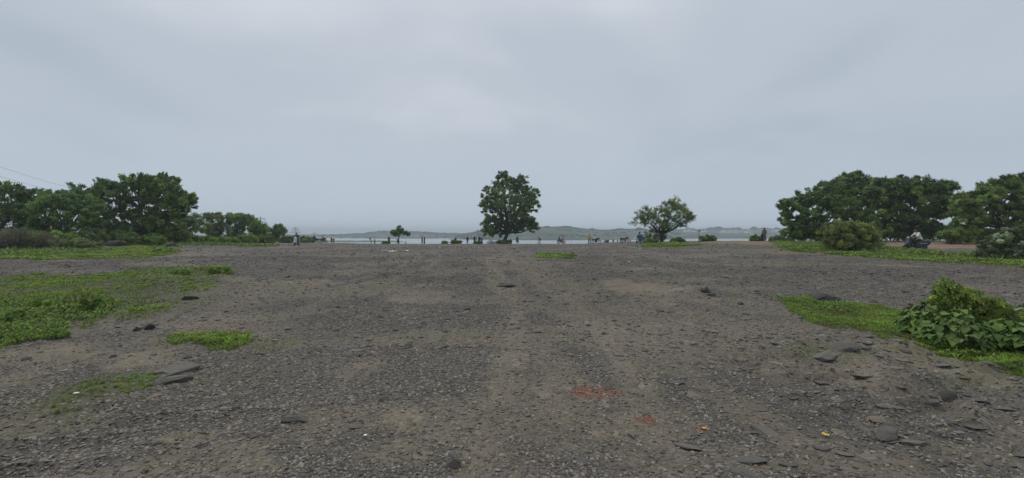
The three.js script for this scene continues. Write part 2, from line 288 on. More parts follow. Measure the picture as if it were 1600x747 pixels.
{   // low green spit of land in the water on the left
  const nx = 80, nz = 14, pos = [], idx = [], col = [];
  for (let j = 0; j <= nz; j++) for (let i = 0; i <= nx; i++) {
    const u = i / nx, v = j / nz, d = 545 + v * 110, x = lerp(-280, -118, u) * d / 590, e = Math.min(ss(0, 0.12, v + 0.06 * n2(u * 9, 4)), ss(1, 0.8, v), ss(1, 0.6, u), 1);
    pos.push(x, WATER - 0.8 + e * (1.5 + 0.6 * n2(x / 12, d / 12)), -d); const s = 1 + 0.4 * n2(x / 6, d / 9); col.push(0.05 * s, 0.075 * s, 0.035 * s);
    if (i < nx && j < nz) { const k = j * (nx + 1) + i; idx.push(k, k + 1, k + nx + 1, k + 1, k + nx + 2, k + nx + 1); }
  }
  const g = new THREE.BufferGeometry(); g.setAttribute('position', new THREE.Float32BufferAttribute(pos, 3)); g.setAttribute('color', new THREE.Float32BufferAttribute(col, 3)); g.setIndex(idx); g.computeVertexNormals();
  part('shore', g, new THREE.MeshStandardMaterial({ vertexColors: true, roughness: 1 }), scene).userData = { kind: 'structure', label: 'low green spit of land reaching into the lake', category: 'shore' };
}
// ---------------------------------------------------------------- foliage building blocks
/** One leaf as two faces folded along the midrib; base at the origin, tip along +y. */
function leafFaces(out, o, dir, side, L, W, fold) {
  const up = V().crossVectors(dir, side).normalize();
  const b = o, t = o.clone().addScaledVector(dir, L), m = o.clone().addScaledVector(dir, L * 0.45);
  const l = m.clone().addScaledVector(side, W / 2).addScaledVector(up, fold), r = m.clone().addScaledVector(side, -W / 2).addScaledVector(up, fold);
  for (const p of [b, r, t, b, t, l]) out.push(p.x, p.y, p.z);
}
function sprig(seed, n, len, L, W, spread = 1) {   // a twig end with n leaves, about len long
  const R = rng(seed), out = [];
  for (let i = 0; i < n; i++) {
    const t = (i + 0.5) / n, a = i * 2.4 + R(), tilt = lerp(0.5, 1.25, R()) * spread;
    const dir = V(Math.cos(a) * Math.sin(tilt), Math.cos(tilt), Math.sin(a) * Math.sin(tilt)).normalize(), side = V(-Math.sin(a), (R() - 0.5) * 0.9, Math.cos(a)).normalize();
    side.addScaledVector(dir, -side.dot(dir)).normalize();
    const s = lerp(0.7, 1.15, R());
    leafFaces(out, V((R() - 0.5) * len * 0.25, t * len, (R() - 0.5) * len * 0.25), dir, side, L * s, W * s, W * 0.12);
  }
  const g = new THREE.BufferGeometry(); g.setAttribute('position', new THREE.Float32BufferAttribute(out, 3)); g.computeVertexNormals(); return g;
}
const leafMat = new THREE.MeshPhysicalMaterial({ color: C(1, 1, 1), roughness: 0.7, specularIntensity: 0.4, transmission: 0.3, thickness: 0, side: THREE.DoubleSide });
const nearLeafMat = new THREE.MeshPhysicalMaterial({ color: C(1, 1, 1), roughness: 0.9, specularIntensity: 0.3, transmission: 0.25, thickness: 0, side: THREE.DoubleSide });
const barkMat = mat(0.075, 0.06, 0.048, 0.95), darkBark = mat(0.045, 0.038, 0.033, 0.95);
const SPRIG = { broad: sprig(3, 9, 0.34, 0.2, 0.1), fine: sprig(4, 11, 0.5, 0.2, 0.075), weed: sprig(6, 8, 0.2, 0.13, 0.065, 1.1), pale: sprig(8, 8, 0.3, 0.2, 0.13), dry: sprig(9, 7, 0.5, 0.35, 0.03) };
/** Foliage in clumps: lobes [x, y, z, rx, ry, rz] in metres, each made of uneven sub-clumps of twig ends. */
function foliage(R, lobes, { sub = 26, per = 26, rs = 0.55, size = 1, color = [0.06, 0.09, 0.03], varied = 0.35, flat = 0.62, low = 0.7, hues = null, spike = 1 }) {
  const list = [], tips = [];
  for (const [cx, cy, cz, rx, ry, rz, k = 1] of lobes) for (let s = 0; s < sub * 1.5 * k; s++) {
    const a = R() * 6.283, v = lerp(-1, 1, R()); if (v < -low && R() < 0.75) continue;
    const h = Math.sqrt(1 - v * v), rad = R() < 0.1 ? lerp(1.0, 1.15, R()) : lerp(0.15, 1.04, Math.pow(R(), 0.6)), c = [cx + Math.cos(a) * h * rx * rad, cy + v * ry * rad, cz + Math.sin(a) * h * rz * rad];
    const r = rs * 0.85 * lerp(0.45, 1.3, R() * R() + 0.15), base = hues && R() < hues[0] ? hues[1] : color, tone = vary(base.map((q) => q * 1.6), varied, R), n = Math.round(per * 1.2 * lerp(0.5, 1.4, R()));
    tips.push(c);
    const out = V(Math.cos(a) * h + (R() - 0.5) * 0.7, v * 0.8 + 0.25 + (R() - 0.5) * 0.7, Math.sin(a) * h + (R() - 0.5) * 0.7).normalize(), reach = r * lerp(0.4, 1.3, R()) * spike;
    for (let i = 0; i < n; i++) {
      const b = R() * 6.283, w = lerp(-1, 1, R()), along = R(), q = Math.cbrt(R()) * r * lerp(0.85, 0.4, along), u = Math.sqrt(1 - w * w), sz = size * 0.82 * lerp(0.65, 1.25, R()), j = 1 + (R() - 0.5) * 0.6;
      const e = V(out.x + (R() - 0.5) * 1.3, out.y + (R() - 0.5) * 1.3, out.z + (R() - 0.5) * 1.3).normalize();
      list.push([new THREE.Matrix4().compose(V(c[0] + Math.cos(b) * u * q + out.x * reach * along, c[1] + w * q * flat + out.y * reach * along, c[2] + Math.sin(b) * u * q + out.z * reach * along), new THREE.Quaternion().setFromUnitVectors(V(0, 1, 0), e), V(sz, sz, sz)), C(tone.r * j, tone.g * j, tone.b * j)]);
    }
  }
  return { list, tips };
}
/** A tree: tapered trunk with limbs into every lobe, and a crown. Lobes are given as [photo column, row, half width, half height, offset in depth]. */
function tree(name, label, category, { px, d, lean = 0, fork = 0.3, girth = 0.22, lobes, seed, kind = 'broad', group, wood = barkMat, stems = 1, shrink = 0.8, m = leafMat, baseY, ...look }) {
  const k = d / F, bx = (px - 800) * k, by = baseY ?? gy(bx, -d), R = rng(seed);
  const o = thing(name, label, category, [bx, by, -d], 0, group);
  const L = lobes.map(([lx, ly, rx, ry, dz = 0, dens = 1]) => [(lx - px) * k, EYE + (HORIZON - ly) * k - by, -dz, rx * k * shrink, ry * k * shrink, (rx * 0.5 + ry * 0.5) * k * 0.95, dens]);
  const { list, tips } = foliage(R, L, look), wooden = [], top = Math.max(0.1, ...L.map((l) => l[1]));
  for (let s = 0; s < stems; s++) {
    const ox = stems > 1 ? (R() - 0.5) * girth * 5 : 0, oz = stems > 1 ? (R() - 0.5) * girth * 5 : 0, f = V(ox + lean, top * fork, oz);
    wooden.push(limb([V(0, -0.25, 0), V(ox * 0.8 + lean * 0.35, top * fork * 0.45, oz), f], girth * 1.25, girth * 0.8, 9, 7));
    for (const l of L) { if (R() > 1.3 / stems) continue; const e = V(l[0], l[1], l[2]), mid = f.clone().lerp(e, 0.5).add(V((R() - 0.5) * 0.08 * top, -0.05 * top, (R() - 0.5) * 0.08 * top)); wooden.push(limb([f.clone().add(V(0, -girth, 0)), mid, e], girth * 0.62, girth * 0.16, 6, 6));
      for (let t = 0; t < 5; t++) { const tip = tips[Math.floor(R() * tips.length)]; if (Math.hypot(tip[0] - e.x, tip[1] - e.y, tip[2] - e.z) < 1.6 * Math.max(l[3], l[4])) wooden.push(limb([mid.clone().lerp(e, R()), V(...tip).lerp(e, 0.4).add(V(0, -0.012 * top, 0)), V(...tip)], girth * 0.2, girth * 0.05, 4, 3)); } }
  }
  part(category === 'tree' ? 'trunk' : 'stem', join(wooden), wood, o);
  instanced(category === 'tree' ? 'crown' : 'foliage', SPRIG[kind], m, list, o);
  return o;
}
const DARK = [0.09, 0.138, 0.04], MIDG = [0.135, 0.2, 0.048], LIGHT = [0.18, 0.26, 0.055], YEL = [0.25, 0.29, 0.055], OLIVE = [0.115, 0.148, 0.046];

// ---------------------------------------------------------------- the three trees on the rim
tree('shade_tree', 'large round dark leafy tree standing alone at the middle of the rim', 'tree', { px: 787, d: 88, lean: 1.1, fork: 0.2, girth: 0.36, seed: 21, wood: darkBark, sub: 44, per: 16, rs: 0.66, size: 1.3, spike: 0.8, shrink: 0.84, color: DARK, hues: [0.2, MIDG],
  lobes: [[790, 287, 17, 14, 0], [806, 290, 15, 13, 2], [772, 303, 18, 15, -2], [820, 303, 17, 15, 1], [796, 312, 24, 20, 4], [797, 316, 24, 20, -4], [764, 322, 13, 14, 1], [829, 322, 12, 16, -1], [776, 334, 20, 16, 3], [812, 336, 20, 15, -3], [796, 346, 24, 13, 2], [768, 350, 14, 11, 0], [824, 350, 12, 9, 1], [766, 362, 12, 6, -1, 0.8], [784, 360, 14, 8, 2, 0.8], [805, 358, 12, 6, 0, 0.7], [834, 356, 6, 9, 1, 0.5], [785, 276, 7, 6, 0, 0.4], [815, 282, 8, 6, 0, 0.4], [836, 304, 6, 7, 0, 0.4]] });
tree('young_tree', 'small slim young tree with a flat layered crown left of the big round tree', 'tree', { px: 623, d: 96, fork: 0.6, girth: 0.11, seed: 22, wood: darkBark, sub: 12, per: 14, rs: 0.4, size: 1.15, color: DARK, lobes: [[623, 358.5, 5, 3.4], [617, 363, 4.5, 2.6], [629, 363, 5, 2.4], [635, 365.6, 3.2, 1.4], [624, 364.5, 6, 2.4], [615.5, 366.5, 2.6, 1.4]] });
tree('thorn_tree', 'airy spreading thorn tree with spiky edges right of the walking man', 'tree', { px: 1034, d: 62, fork: 0.24, girth: 0.16, stems: 3, seed: 23, wood: darkBark, kind: 'fine', shrink: 0.74, sub: 22, per: 7, rs: 0.32, size: 1.1, spike: 2.4, color: OLIVE, hues: [0.3, DARK], flat: 0.6,
  lobes: [[1009, 334, 12, 8, 0], [1004, 345, 9, 6, 1, 0.7], [1025, 334, 14, 8, -1], [1022, 346, 14, 8, 2], [1042, 340, 14, 10, 0], [1050, 324, 11, 9, 1], [1062, 326, 11, 7, 0], [1060, 338, 14, 8, -2], [1074, 342, 9, 5, 0, 0.7], [1066, 350, 10, 4, 1, 0.7], [1036, 354, 16, 7, 0], [1031, 366, 14, 9, 1], [1030, 374, 17, 5, 2], [1053, 316, 6, 4, 0, 0.4]] });

// ---------------------------------------------------------------- trees on the left
const gl = 'trees along the left edge of the plateau', gr = 'trees of the thicket on the right', gb = 'low bushes';
tree('leafy_tree', 'leafy tree cut by the left edge of the picture', 'tree', { px: -8, d: 50, girth: 0.18, seed: 31, group: gl, sub: 22, per: 22, rs: 0.6, size: 1.15, color: DARK, hues: [0.25, MIDG], lobes: [[8, 300, 26, 13], [30, 306, 20, 12, 1], [-30, 305, 34, 20, 0], [10, 322, 30, 15, 1], [36, 330, 22, 12, -1], [12, 345, 36, 15, 0], [-40, 340, 40, 22, 0], [40, 352, 22, 12, 1], [8, 364, 44, 12, 0]] });
tree('round_tree', 'soft round mid green tree between the cut tree and the big left tree', 'tree', { px: 96, d: 49, girth: 0.15, seed: 32, group: gl, sub: 28, per: 24, rs: 0.55, size: 1.0, color: [0.105, 0.17, 0.055], hues: [0.2, MIDG], lobes: [[92, 312, 26, 13], [72, 322, 18, 15], [118, 320, 24, 15, 1], [95, 332, 34, 16, -1], [125, 336, 20, 14], [80, 348, 34, 14], [118, 354, 28, 14, 1], [70, 364, 34, 9]] });
tree('leafy_tree', 'dark tree showing its top behind the soft round left tree', 'tree', { px: 128, d: 60, girth: 0.16, seed: 33, group: gl, sub: 22, per: 20, rs: 0.6, size: 1.2, color: DARK, lobes: [[122, 300, 14, 8], [136, 308, 14, 11], [146, 318, 16, 12], [150, 336, 18, 16], [156, 352, 18, 12]] });
tree('big_tree', 'biggest dark tree on the left with a tall domed crown', 'tree', { px: 222, d: 55, girth: 0.3, fork: 0.25, seed: 34, group: gl, sub: 30, per: 24, rs: 0.68, size: 1.3, color: DARK, hues: [0.25, MIDG], lobes: [[222, 286, 28, 13], [246, 287, 22, 13, 1], [196, 292, 24, 14, 1], [165, 294, 15, 10, 0, 0.8], [180, 308, 26, 16], [225, 310, 34, 18, 2], [262, 308, 24, 18, -1], [284, 312, 16, 11, 0, 0.9], [290, 318, 9, 6, 0, 0.5], [268, 330, 26, 16], [226, 335, 40, 18, 2], [186, 336, 30, 18], [248, 352, 34, 16], [206, 356, 40, 14], [264, 364, 24, 12], [180, 365, 22, 9]] });
const low = [[300, 76, [[288, 346, 13, 6], [304, 342, 14, 6], [296, 358, 22, 9], [312, 356, 14, 8], [280, 362, 16, 10]], 'light green low tree just right of the biggest left tree', OLIVE], [342, 80, [[332, 340, 13, 5], [350, 344, 12, 6], [336, 354, 18, 8], [350, 362, 18, 9], [330, 366, 16, 8]], 'low flat topped tree in the middle of the left row', OLIVE], [374, 82, [[362, 341, 9, 4, 0, 0.8], [374, 340, 10, 4], [386, 343, 10, 4], [372, 350, 16, 6], [384, 356, 16, 8], [366, 364, 16, 9], [393, 347, 5, 3, 0, 0.6]], 'low tree with layered umbrella crown near the pylon', DARK], [404, 80, [[402, 352, 9, 5], [406, 360, 11, 7], [400, 368, 14, 8], [412, 358, 5, 4, 0, 0.6]], 'dense dark low tree right under the nearest pylon', DARK]];
low.forEach(([px, d, lobes, label, color], i) => tree('low_tree', label, 'tree', { px, d, girth: 0.13, seed: 41 + i, group: gl, kind: 'fine', sub: 20, per: 14, rs: 0.42, size: 1.4, spike: 1.2, shrink: 0.72, color, hues: [0.4, MIDG], low: 0.9, lobes }));
tree('small_acacia', 'little umbrella shaped acacia ending the left row of trees', 'tree', { px: 435, d: 84, girth: 0.08, seed: 46, group: gl, kind: 'fine', sub: 14, per: 18, rs: 0.42, size: 1.3, color: DARK, lobes: [[436, 357, 6, 2.6], [430, 363, 8, 3.2], [440, 362, 5, 2.6], [428, 370, 8, 5, 0, 0.8]] });
const shrubs = [[1392, 57, 24, 30, 'dark shrub filling the shade left of the rider in white', DARK], [1432, 58, 24, 28, 'dark shrub in the shade straight behind the rider in white', DARK], [1470, 58, 24, 30, 'dark shrub in the shade right of the rider in white', DARK], [1508, 50, 24, 26, 'dark shrub under the wide tree at the right edge', DARK], [1350, 56, 20, 30, 'dark shrub hidden behind the yellow green bush', DARK], [58, 48, 26, 34, 'dark shrub between the cut left tree and the soft round tree', DARK], [132, 48, 24, 36, 'tall dark shrub at the right of the soft round left tree', DARK], [272, 58, 18, 24, 'dark shrub under the right side of the biggest left tree', DARK], [190, 50, 22, 24, 'dark shrub under the left side of the biggest left tree', DARK], [24, 47, 34, 30, 'shrub under the tree cut by the left edge', MIDG], [92, 46, 26, 22, 'yellow green shrub under the soft round left tree', LIGHT], [162, 50, 14, 14, 'bright yellow green shrub left of the biggest left tree', YEL], [205, 48, 18, 12, 'shrub at the left foot of the biggest left tree', DARK], [240, 48, 22, 15, 'dark shrub in front of the biggest left tree', DARK], [292, 60, 20, 15, 'shrub at the right foot of the biggest left tree', MIDG],
  [322, 68, 18, 9, 'low shrub below the light green low tree', MIDG], [352, 66, 20, 9, 'low shrub below the flat topped low tree', MIDG], [384, 70, 18, 11, 'low shrub below the umbrella crowned low tree', MIDG], [412, 72, 16, 12, 'low shrub below the dense dark low tree', OLIVE], [448, 80, 9, 9, 'shrub just left of the scooter coming towards us', OLIVE], [472, 88, 8, 4, 'small shrub just right of the scooter coming towards us', OLIVE], [483, 96, 4.5, 4.5, 'dark round bush left of the parked motorcycles', DARK]];
shrubs.forEach(([px, d, rw, h, label, color], i) => { const gyp = (EYE - gy((px - 800) / F * d, -d)) / d * F + HORIZON, t = gyp - h; tree('shrub', label, 'bush', { px, d, girth: 0.05, fork: 0.3, stems: 3, seed: 60 + i, group: gb, sub: 16, per: 18, rs: 0.42, size: d > 60 ? 1.1 : 0.8, color, low: 0.9, hues: [0.25, MIDG], lobes: [[px, t + h * 0.55, rw * 0.8, h * 0.42], [px - rw * 0.5, t + h * 0.68, rw * 0.5, h * 0.32], [px + rw * 0.5, t + h * 0.66, rw * 0.5, h * 0.34]] }); });

// ---------------------------------------------------------------- thicket on the right
tree('leafy_tree', 'rounded tree forming the left end of the right thicket', 'tree', { px: 1280, d: 50, girth: 0.2, stems: 2, seed: 71, group: gr, sub: 30, per: 24, rs: 0.62, size: 1.1, color: DARK, hues: [0.22, MIDG], low: 0.8, lobes: [[1268, 310, 24, 14], [1300, 302, 28, 16], [1246, 324, 22, 15], [1280, 328, 34, 18, -2], [1315, 322, 28, 20], [1240, 345, 17, 17], [1270, 350, 28, 18, -2], [1310, 350, 32, 20, -2], [1238, 366, 15, 12], [1262, 366, 22, 12], [1300, 366, 28, 12], [1345, 366, 26, 12, 2], [1229, 320, 6, 5, 0, 0.5]] });
tree('leafy_tree', 'tall dark tree making the highest dome of the right thicket', 'tree', { px: 1335, d: 57, girth: 0.26, seed: 72, group: gr, sub: 30, per: 24, rs: 0.68, size: 1.3, color: [0.085, 0.13, 0.04], hues: [0.15, MIDG], lobes: [[1330, 285, 26, 13], [1308, 294, 22, 13], [1356, 292, 22, 12], [1335, 308, 38, 18], [1375, 312, 28, 18], [1350, 334, 40, 20], [1345, 356, 40, 16]] });
tree('leafy_tree', 'dark tree behind the scooter riders in the right thicket', 'tree', { px: 1420, d: 51, girth: 0.24, seed: 73, group: gr, sub: 30, per: 26, rs: 0.62, size: 1.15, color: [0.085, 0.132, 0.04], hues: [0.2, MIDG], lobes: [[1390, 291, 26, 12], [1425, 291, 26, 12], [1455, 297, 22, 10], [1477, 293, 10, 5, 0, 0.7], [1375, 306, 28, 16], [1412, 312, 34, 18, -1], [1450, 315, 28, 16], [1380, 332, 32, 18], [1420, 338, 36, 18], [1460, 340, 22, 18, 1, 0.8], [1385, 360, 30, 16], [1430, 362, 34, 14], [1462, 364, 22, 12], [1472, 326, 10, 10, 0, 0.6]] });
tree('leafy_tree', 'wide mid green tree at the right edge of the picture', 'tree', { px: 1575, d: 42, girth: 0.22, stems: 2, seed: 74, group: gr, sub: 30, per: 26, rs: 0.55, size: 1.0, color: [0.115, 0.16, 0.046], hues: [0.3, MIDG], low: 0.8, lobes: [[1588, 290, 26, 15], [1560, 296, 20, 12], [1536, 308, 24, 14], [1512, 318, 20, 14], [1570, 312, 34, 18], [1620, 300, 36, 24], [1540, 332, 38, 18], [1590, 336, 42, 20], [1510, 340, 22, 14, 0, 0.8], [1560, 356, 46, 16], [1620, 350, 40, 24], [1520, 366, 30, 14], [1495, 368, 20, 11], [1560, 372, 40, 12], [1600, 374, 46, 12]] });
tree('leafy_tree', 'tree filling the gap deep between the two right hand crowns', 'tree', { px: 1492, d: 60, girth: 0.18, seed: 75, group: gr, sub: 18, per: 20, rs: 0.6, size: 1.25, color: DARK, hues: [0.2, MIDG], lobes: [[1492, 316, 16, 10], [1486, 334, 12, 10, 0, 0.6], [1500, 356, 26, 12], [1480, 366, 26, 10]] });
tree('bush', 'yellow green bush standing in front of the right thicket', 'bush', { px: 1330, d: 33, girth: 0.05, stems: 6, fork: 0.3, seed: 76, group: gb, kind: 'fine', sub: 30, per: 16, rs: 0.22, size: 0.7, spike: 1.7, color: [0.12, 0.15, 0.045], hues: [0.4, [0.19, 0.2, 0.055]], low: 0.9, lobes: [[1312, 358, 18, 9], [1335, 360, 22, 11], [1352, 364, 18, 10], [1305, 372, 18, 12], [1330, 374, 26, 13], [1356, 376, 16, 11], [1318, 384, 26, 7], [1345, 386, 24, 6]] });
tree('bush', 'bush with big pale leaves cut by the right edge', 'bush', { px: 1578, d: 24.5, girth: 0.05, stems: 6, fork: 0.3, seed: 77, group: gb, kind: 'pale', sub: 24, per: 18, rs: 0.24, size: 0.55, color: [0.085, 0.11, 0.045], hues: [0.18, [0.22, 0.27, 0.17]], low: 0.9, lobes: [[1578, 368, 18, 10, 0, 0.6], [1600, 366, 18, 12, 0, 0.7], [1565, 380, 20, 10], [1592, 382, 26, 14], [1550, 390, 20, 9], [1580, 396, 34, 9], [1618, 385, 20, 18], [1545, 400, 16, 5]] });
[[713.5, 92, 8, 5, 'dark low bush with two people standing behind it'], [694.5, 92, 3, 2, 'tiny low bush between the couple and the low bush'], [747, 90, 6, 3, 'low bush at the feet of the group left of the big round tree'], [787, 86, 10, 6, 'shrub ringing the foot of the big round tree'], [1107, 60, 11, 9, 'round bush right of the woman in white'], [1182, 56, 7, 6, 'small bush beside the woman in the mauve dress'], [1060, 60, 9, 4, 'small bush at the right foot of the thorn tree'], [1016, 60, 10, 5, 'small bush at the left foot of the thorn tree'], [603, 94, 5, 1.6, 'flat weedy clump left of the slim young tree'], [948, 96, 2, 3, 'dry grey shrub left of the leaning parked motorcycle'], [770, 87, 8, 5, 'bare twiggy bush left of the big tree trunk'], [1212, 53, 8, 4, 'low bush at the left foot of the right thicket']].forEach(([px, d, rw, h, label], i) => {
  const gyp = (EYE - gy((px - 800) / F * d, -d)) / d * F + HORIZON, t = gyp - h, gray = i === 9 || i === 10;
  tree('low_bush', label, 'bush', { px, d, girth: 0.03, fork: 0.3, stems: 3, seed: 90 + i, group: gb, kind: gray ? 'dry' : 'broad', sub: gray ? 8 : 16, per: gray ? 8 : 14, rs: 0.3, size: 0.9, color: gray ? [0.14, 0.13, 0.11] : DARK, hues: [0.3, MIDG], low: 0.9, lobes: [[px, t + h * 0.55, rw * 0.75, h * 0.42], [px - rw * 0.5, t + h * 0.7, rw * 0.45, h * 0.3], [px + rw * 0.5, t + h * 0.68, rw * 0.45, h * 0.32]] });
});
[[30, 41, 52, 20, 'heap of dry grey brush under the cut left tree'], [118, 41, 36, 12, 'low heap of weedy rubble in front of the soft round tree']].forEach(([px, d, rw, h, label], i) => {
  const gyp = (EYE - gy((px - 800) / F * d, -d)) / d * F + HORIZON, t = gyp - h;
  tree('brush_heap', label, 'brush heap', { px, d, girth: 0.03, fork: 0.3, stems: 5, seed: 110 + i, kind: i ? 'weed' : 'dry', sub: 50, per: 18, rs: 0.35, size: i ? 1.2 : 1.5, spike: 1.6, color: i ? OLIVE : [0.10, 0.085, 0.065], hues: [0.3, i ? [0.12, 0.11, 0.08] : OLIVE], low: 0.9, lobes: [[px, t + h * 0.6, rw * 0.6, h * 0.45], [px - rw * 0.6, t + h * 0.7, rw * 0.5, h * 0.35], [px + rw * 0.5, t + h * 0.7, rw * 0.5, h * 0.35]] });
});

// woods on the far hills: one mass
{
  const R = rng(200), list = [], g = sprig(12, 26, 5, 3.6, 3.0, 1.25);
  for (const [key, n, lowT] of [['mid', 5200, 0.5], ['right', 6500, 0.25], ['left', 4200, 0.3]]) { const h = HILLS[key];
    for (let i = 0; i < n; i++) {
      const px = lerp(h.x0, h.x1, R()), crest = R() < 0.55, t = crest ? lerp(0.86, 1.04, R()) : lerp(0.03, 1, R()), d = lerp(h.shore(px), h.ridge, t), x = (px - 800) / F * d;
      if (!crest && fbm2(x / 60 + 9, d / 40, 3) < lerp(0.22, -0.1, ss(lowT, 0.9, t))) continue;
      if (!crest && key === 'right' && t > 0.12 && t < 0.8 && px > 1062 && px < 1222) continue; const s = lerp(0.5, 1.35, R()) * (crest ? (key === 'left' ? 1 : 0.55 + (key === 'mid' ? 0.7 : 1.5) * Math.max(0, fbm2(px / 9 + 3, key.length, 3) + 0.12)) : 0.55); list.push([mx(x, h.height(px, d) - 1, -d, s, s * 0.8, s, 0, R() * 6.3, 0), vary([0.026, 0.042, 0.02], 0.3, R)]);
    } }
  // belt of scrub on the low land beyond the left trees
  for (let i = 0; i < 500; i++) { const d = lerp(180, 520, R()), x = -d * lerp(0.46, 0.9, R()); const s = lerp(0.35, 0.7, R()); list.push([mx(x, gy(x, -d) - 0.4, -d, s, s * 0.7, s, 0, R() * 6.3, 0), vary([0.05, 0.075, 0.03], 0.3, R)]); }
  instanced('far_woods', g, leafMat, list, scene, 'dark woods covering the far hills across the lake', 'woods');
}
// ---------------------------------------------------------------- settlement, pylons, wires
{
  const R = rng(300), wallM = [mat(0.8, 0.8, 0.78, 0.8), mat(0.72, 0.72, 0.7, 0.8), mat(0.76, 0.73, 0.68, 0.8)], roofM = [mat(0.5, 0.5, 0.5, 0.8), mat(0.32, 0.2, 0.16, 0.8), mat(0.2, 0.28, 0.36, 0.6)], glass = mat(0.06, 0.07, 0.08, 0.2);
  const rows = [[1072, 361, 5, 3.2, 'white house at the left end of the far settlement'], [1078, 360.4, 4, 4, 'tall narrow house second from the left end of the far settlement'], [1085, 361.4, 5, 3, 'low house third from the left end of the far settlement'], [1098, 361.6, 4, 2.6, 'lone small house between the far settlement blocks, left one'], [1103, 361.2, 3.5, 2.6, 'lone small house between the far settlement blocks, right one'],
    [1126, 362.8, 4, 3, 'first white house of the main far row'], [1131, 361.4, 4.5, 4, 'second white house of the main far row'], [1137, 362.6, 4, 3.2, 'third white house of the main far row'], [1142, 361.6, 3.6, 4, 'fourth white house of the main far row'], [1149, 362.4, 5, 4, 'fifth and broadest white house of the main far row'], [1155.5, 362.8, 4, 3.4, 'sixth white house of the main far row'], [1160, 361.2, 3.4, 3.2, 'seventh white house of the main far row'], [1165, 363, 4, 3.6, 'eighth white house of the main far row'], [1170, 361.8, 3.6, 4.6, 'ninth white house of the main far row'], [1174.5, 364, 3.4, 3.6, 'last white house of the main far row, nearest the water'],
    [1209, 361, 4, 3, 'white house just left of the right thicket'], [1215, 360.4, 4.5, 3.4, 'white house half hidden by the right thicket'], [942, 359.6, 11, 1.8, 'long white building on the crest of the green hill'], [994, 372, 7, 1.4, 'low pale shed by the far waterline behind the walking man'],
    [600, 368.5, 6, 1.6, 'pale low building on the left blue ridge'], [640, 366.5, 7, 1.5, 'pale building on the crest right of the slim young tree'], [651, 369.5, 5, 1.8, 'pale building on the slope right of the slim young tree']];
  rows.forEach(([px, py, w, h, label], i) => {
    const key = px < 700 ? 'left' : px < 1010 ? 'mid' : 'right', H = HILLS[key]; let d = H.shore(px) + 20, best = 1e9;
    for (let t = 0.02; t <= 1.02; t += 0.01) { const dd = lerp(H.shore(px), H.ridge, t), yy = HORIZON + (EYE - H.height(px, dd)) / dd * F; if (Math.abs(yy - (py + h / 2)) < best) { best = Math.abs(yy - (py + h / 2)); d = dd; } }
    const k = d / F, W = w * k, Hh = h * k, D = Math.max(5, W * 0.7), p = [(px - 800) * k, H.height(px, d), -d], o = thing('house', label, 'house', p, (R() - 0.5) * 0.5, 'houses on the far shore');
    part('wall', new THREE.BoxGeometry(W, Hh + 3, D).translate(0, Hh / 2 - 1.5, 0), wallM[i % 3], o);
    part('roof', i % 4 === 1 ? new THREE.ConeGeometry(W * 0.78, Hh * 0.35, 4).rotateY(Math.PI / 4).scale(1, 1, D / W).translate(0, Hh + Hh * 0.175, 0) : new THREE.BoxGeometry(W * 1.06, 0.4, D * 1.06).translate(0, Hh + 0.2, 0), roofM[i < 15 ? (i % 4 === 1 ? 1 : 0) : i > 18 ? 2 : 0], o);
    const n = Math.max(2, Math.round(W / 3)), fl = Math.max(1, Math.round(Hh / 3.2));
    for (let f = 0; f < fl; f++) for (let q = 0; q < n; q++) part('window', new THREE.BoxGeometry(1.1, 1.3, 0.1).translate((q + 0.5) / n * W - W / 2, (f + 0.55) / fl * Hh, D / 2 + 0.04), glass, o);
  });
  const steel = mat(0.07, 0.075, 0.08, 0.6, { metalness: 0.3 });
  function pylon(px, top, d, h, label, turn) {
    const k = d / F, y1 = EYE + (HORIZON - top) * k, o = thing('pylon', label, 'pylon', [(px - 800) * k, y1 - h, -d], turn, 'lattice pylons of the power line'), r = 0.22 + d * 0.00022;
    const wid = (t) => lerp(h * 0.12, h * 0.022, Math.min(1, t / 0.7)) ;
    for (const [sx, sz] of [[1, 1], [1, -1], [-1, 1], [-1, -1]]) part('leg', join([bar([sx * wid(0), 0, sz * wid(0)], [sx * wid(0.7), h * 0.7, sz * wid(0.7)], r, 4), bar([sx * wid(0.7), h * 0.7, sz * wid(0.7)], [0, h, 0], r * 0.8, 4)]), steel, o);
    const br = []; for (let i = 0; i < 7; i++) { const t0 = i / 7 * 0.7, t1 = (i + 1) / 7 * 0.7, a = wid(t0), b = wid(t1); for (const s of [1, -1]) br.push(bar([-a, t0 * h, s * a], [b, t1 * h, s * b], r * 0.6, 4), bar([a, t0 * h, s * a], [-b, t1 * h, s * b], r * 0.6, 4), bar([s * a, t0 * h, -a], [s * b, t1 * h, b], r * 0.6, 4)); }
    part('bracing', join(br), steel, o);
    [[0.66, 0.26], [0.78, 0.2], [0.9, 0.15]].slice(0, d > 1000 ? 2 : 3).forEach(([t, s]) => { const L = s * h; part('crossarm', join([bar([-L, t * h, 0], [L, t * h, 0], r, 4), bar([-L, t * h, 0], [0, t * h + h * 0.05, 0], r * 0.7, 4), bar([L, t * h, 0], [0, t * h + h * 0.05, 0], r * 0.7, 4)]), steel, o); for (const q of [-1, 1]) part('insulator', bar([q * L, t * h, 0], [q * L, t * h - h * 0.06, 0], r * 0.9, 4), steel, o); });
  }
  pylon(407, 338, 720, 46, 'largest lattice pylon rising behind the low trees on the left', 0.4); pylon(462, 354, 1000, 40, 'pylon straight above the scooter coming towards us', 0.4); pylon(491, 361, 1250, 38, 'pylon above the parked motorcycles on the left', 0.4); pylon(532, 363, 1500, 36, 'smallest pylon over the water at the far left shore', 0.4); pylon(646, 361.5, 1700, 32, 'faint pylon on the blue ridge right of the slim young tree', 0.4);
  const wm = mat(0.09, 0.095, 0.1, 0.6, { metalness: 0.4 });
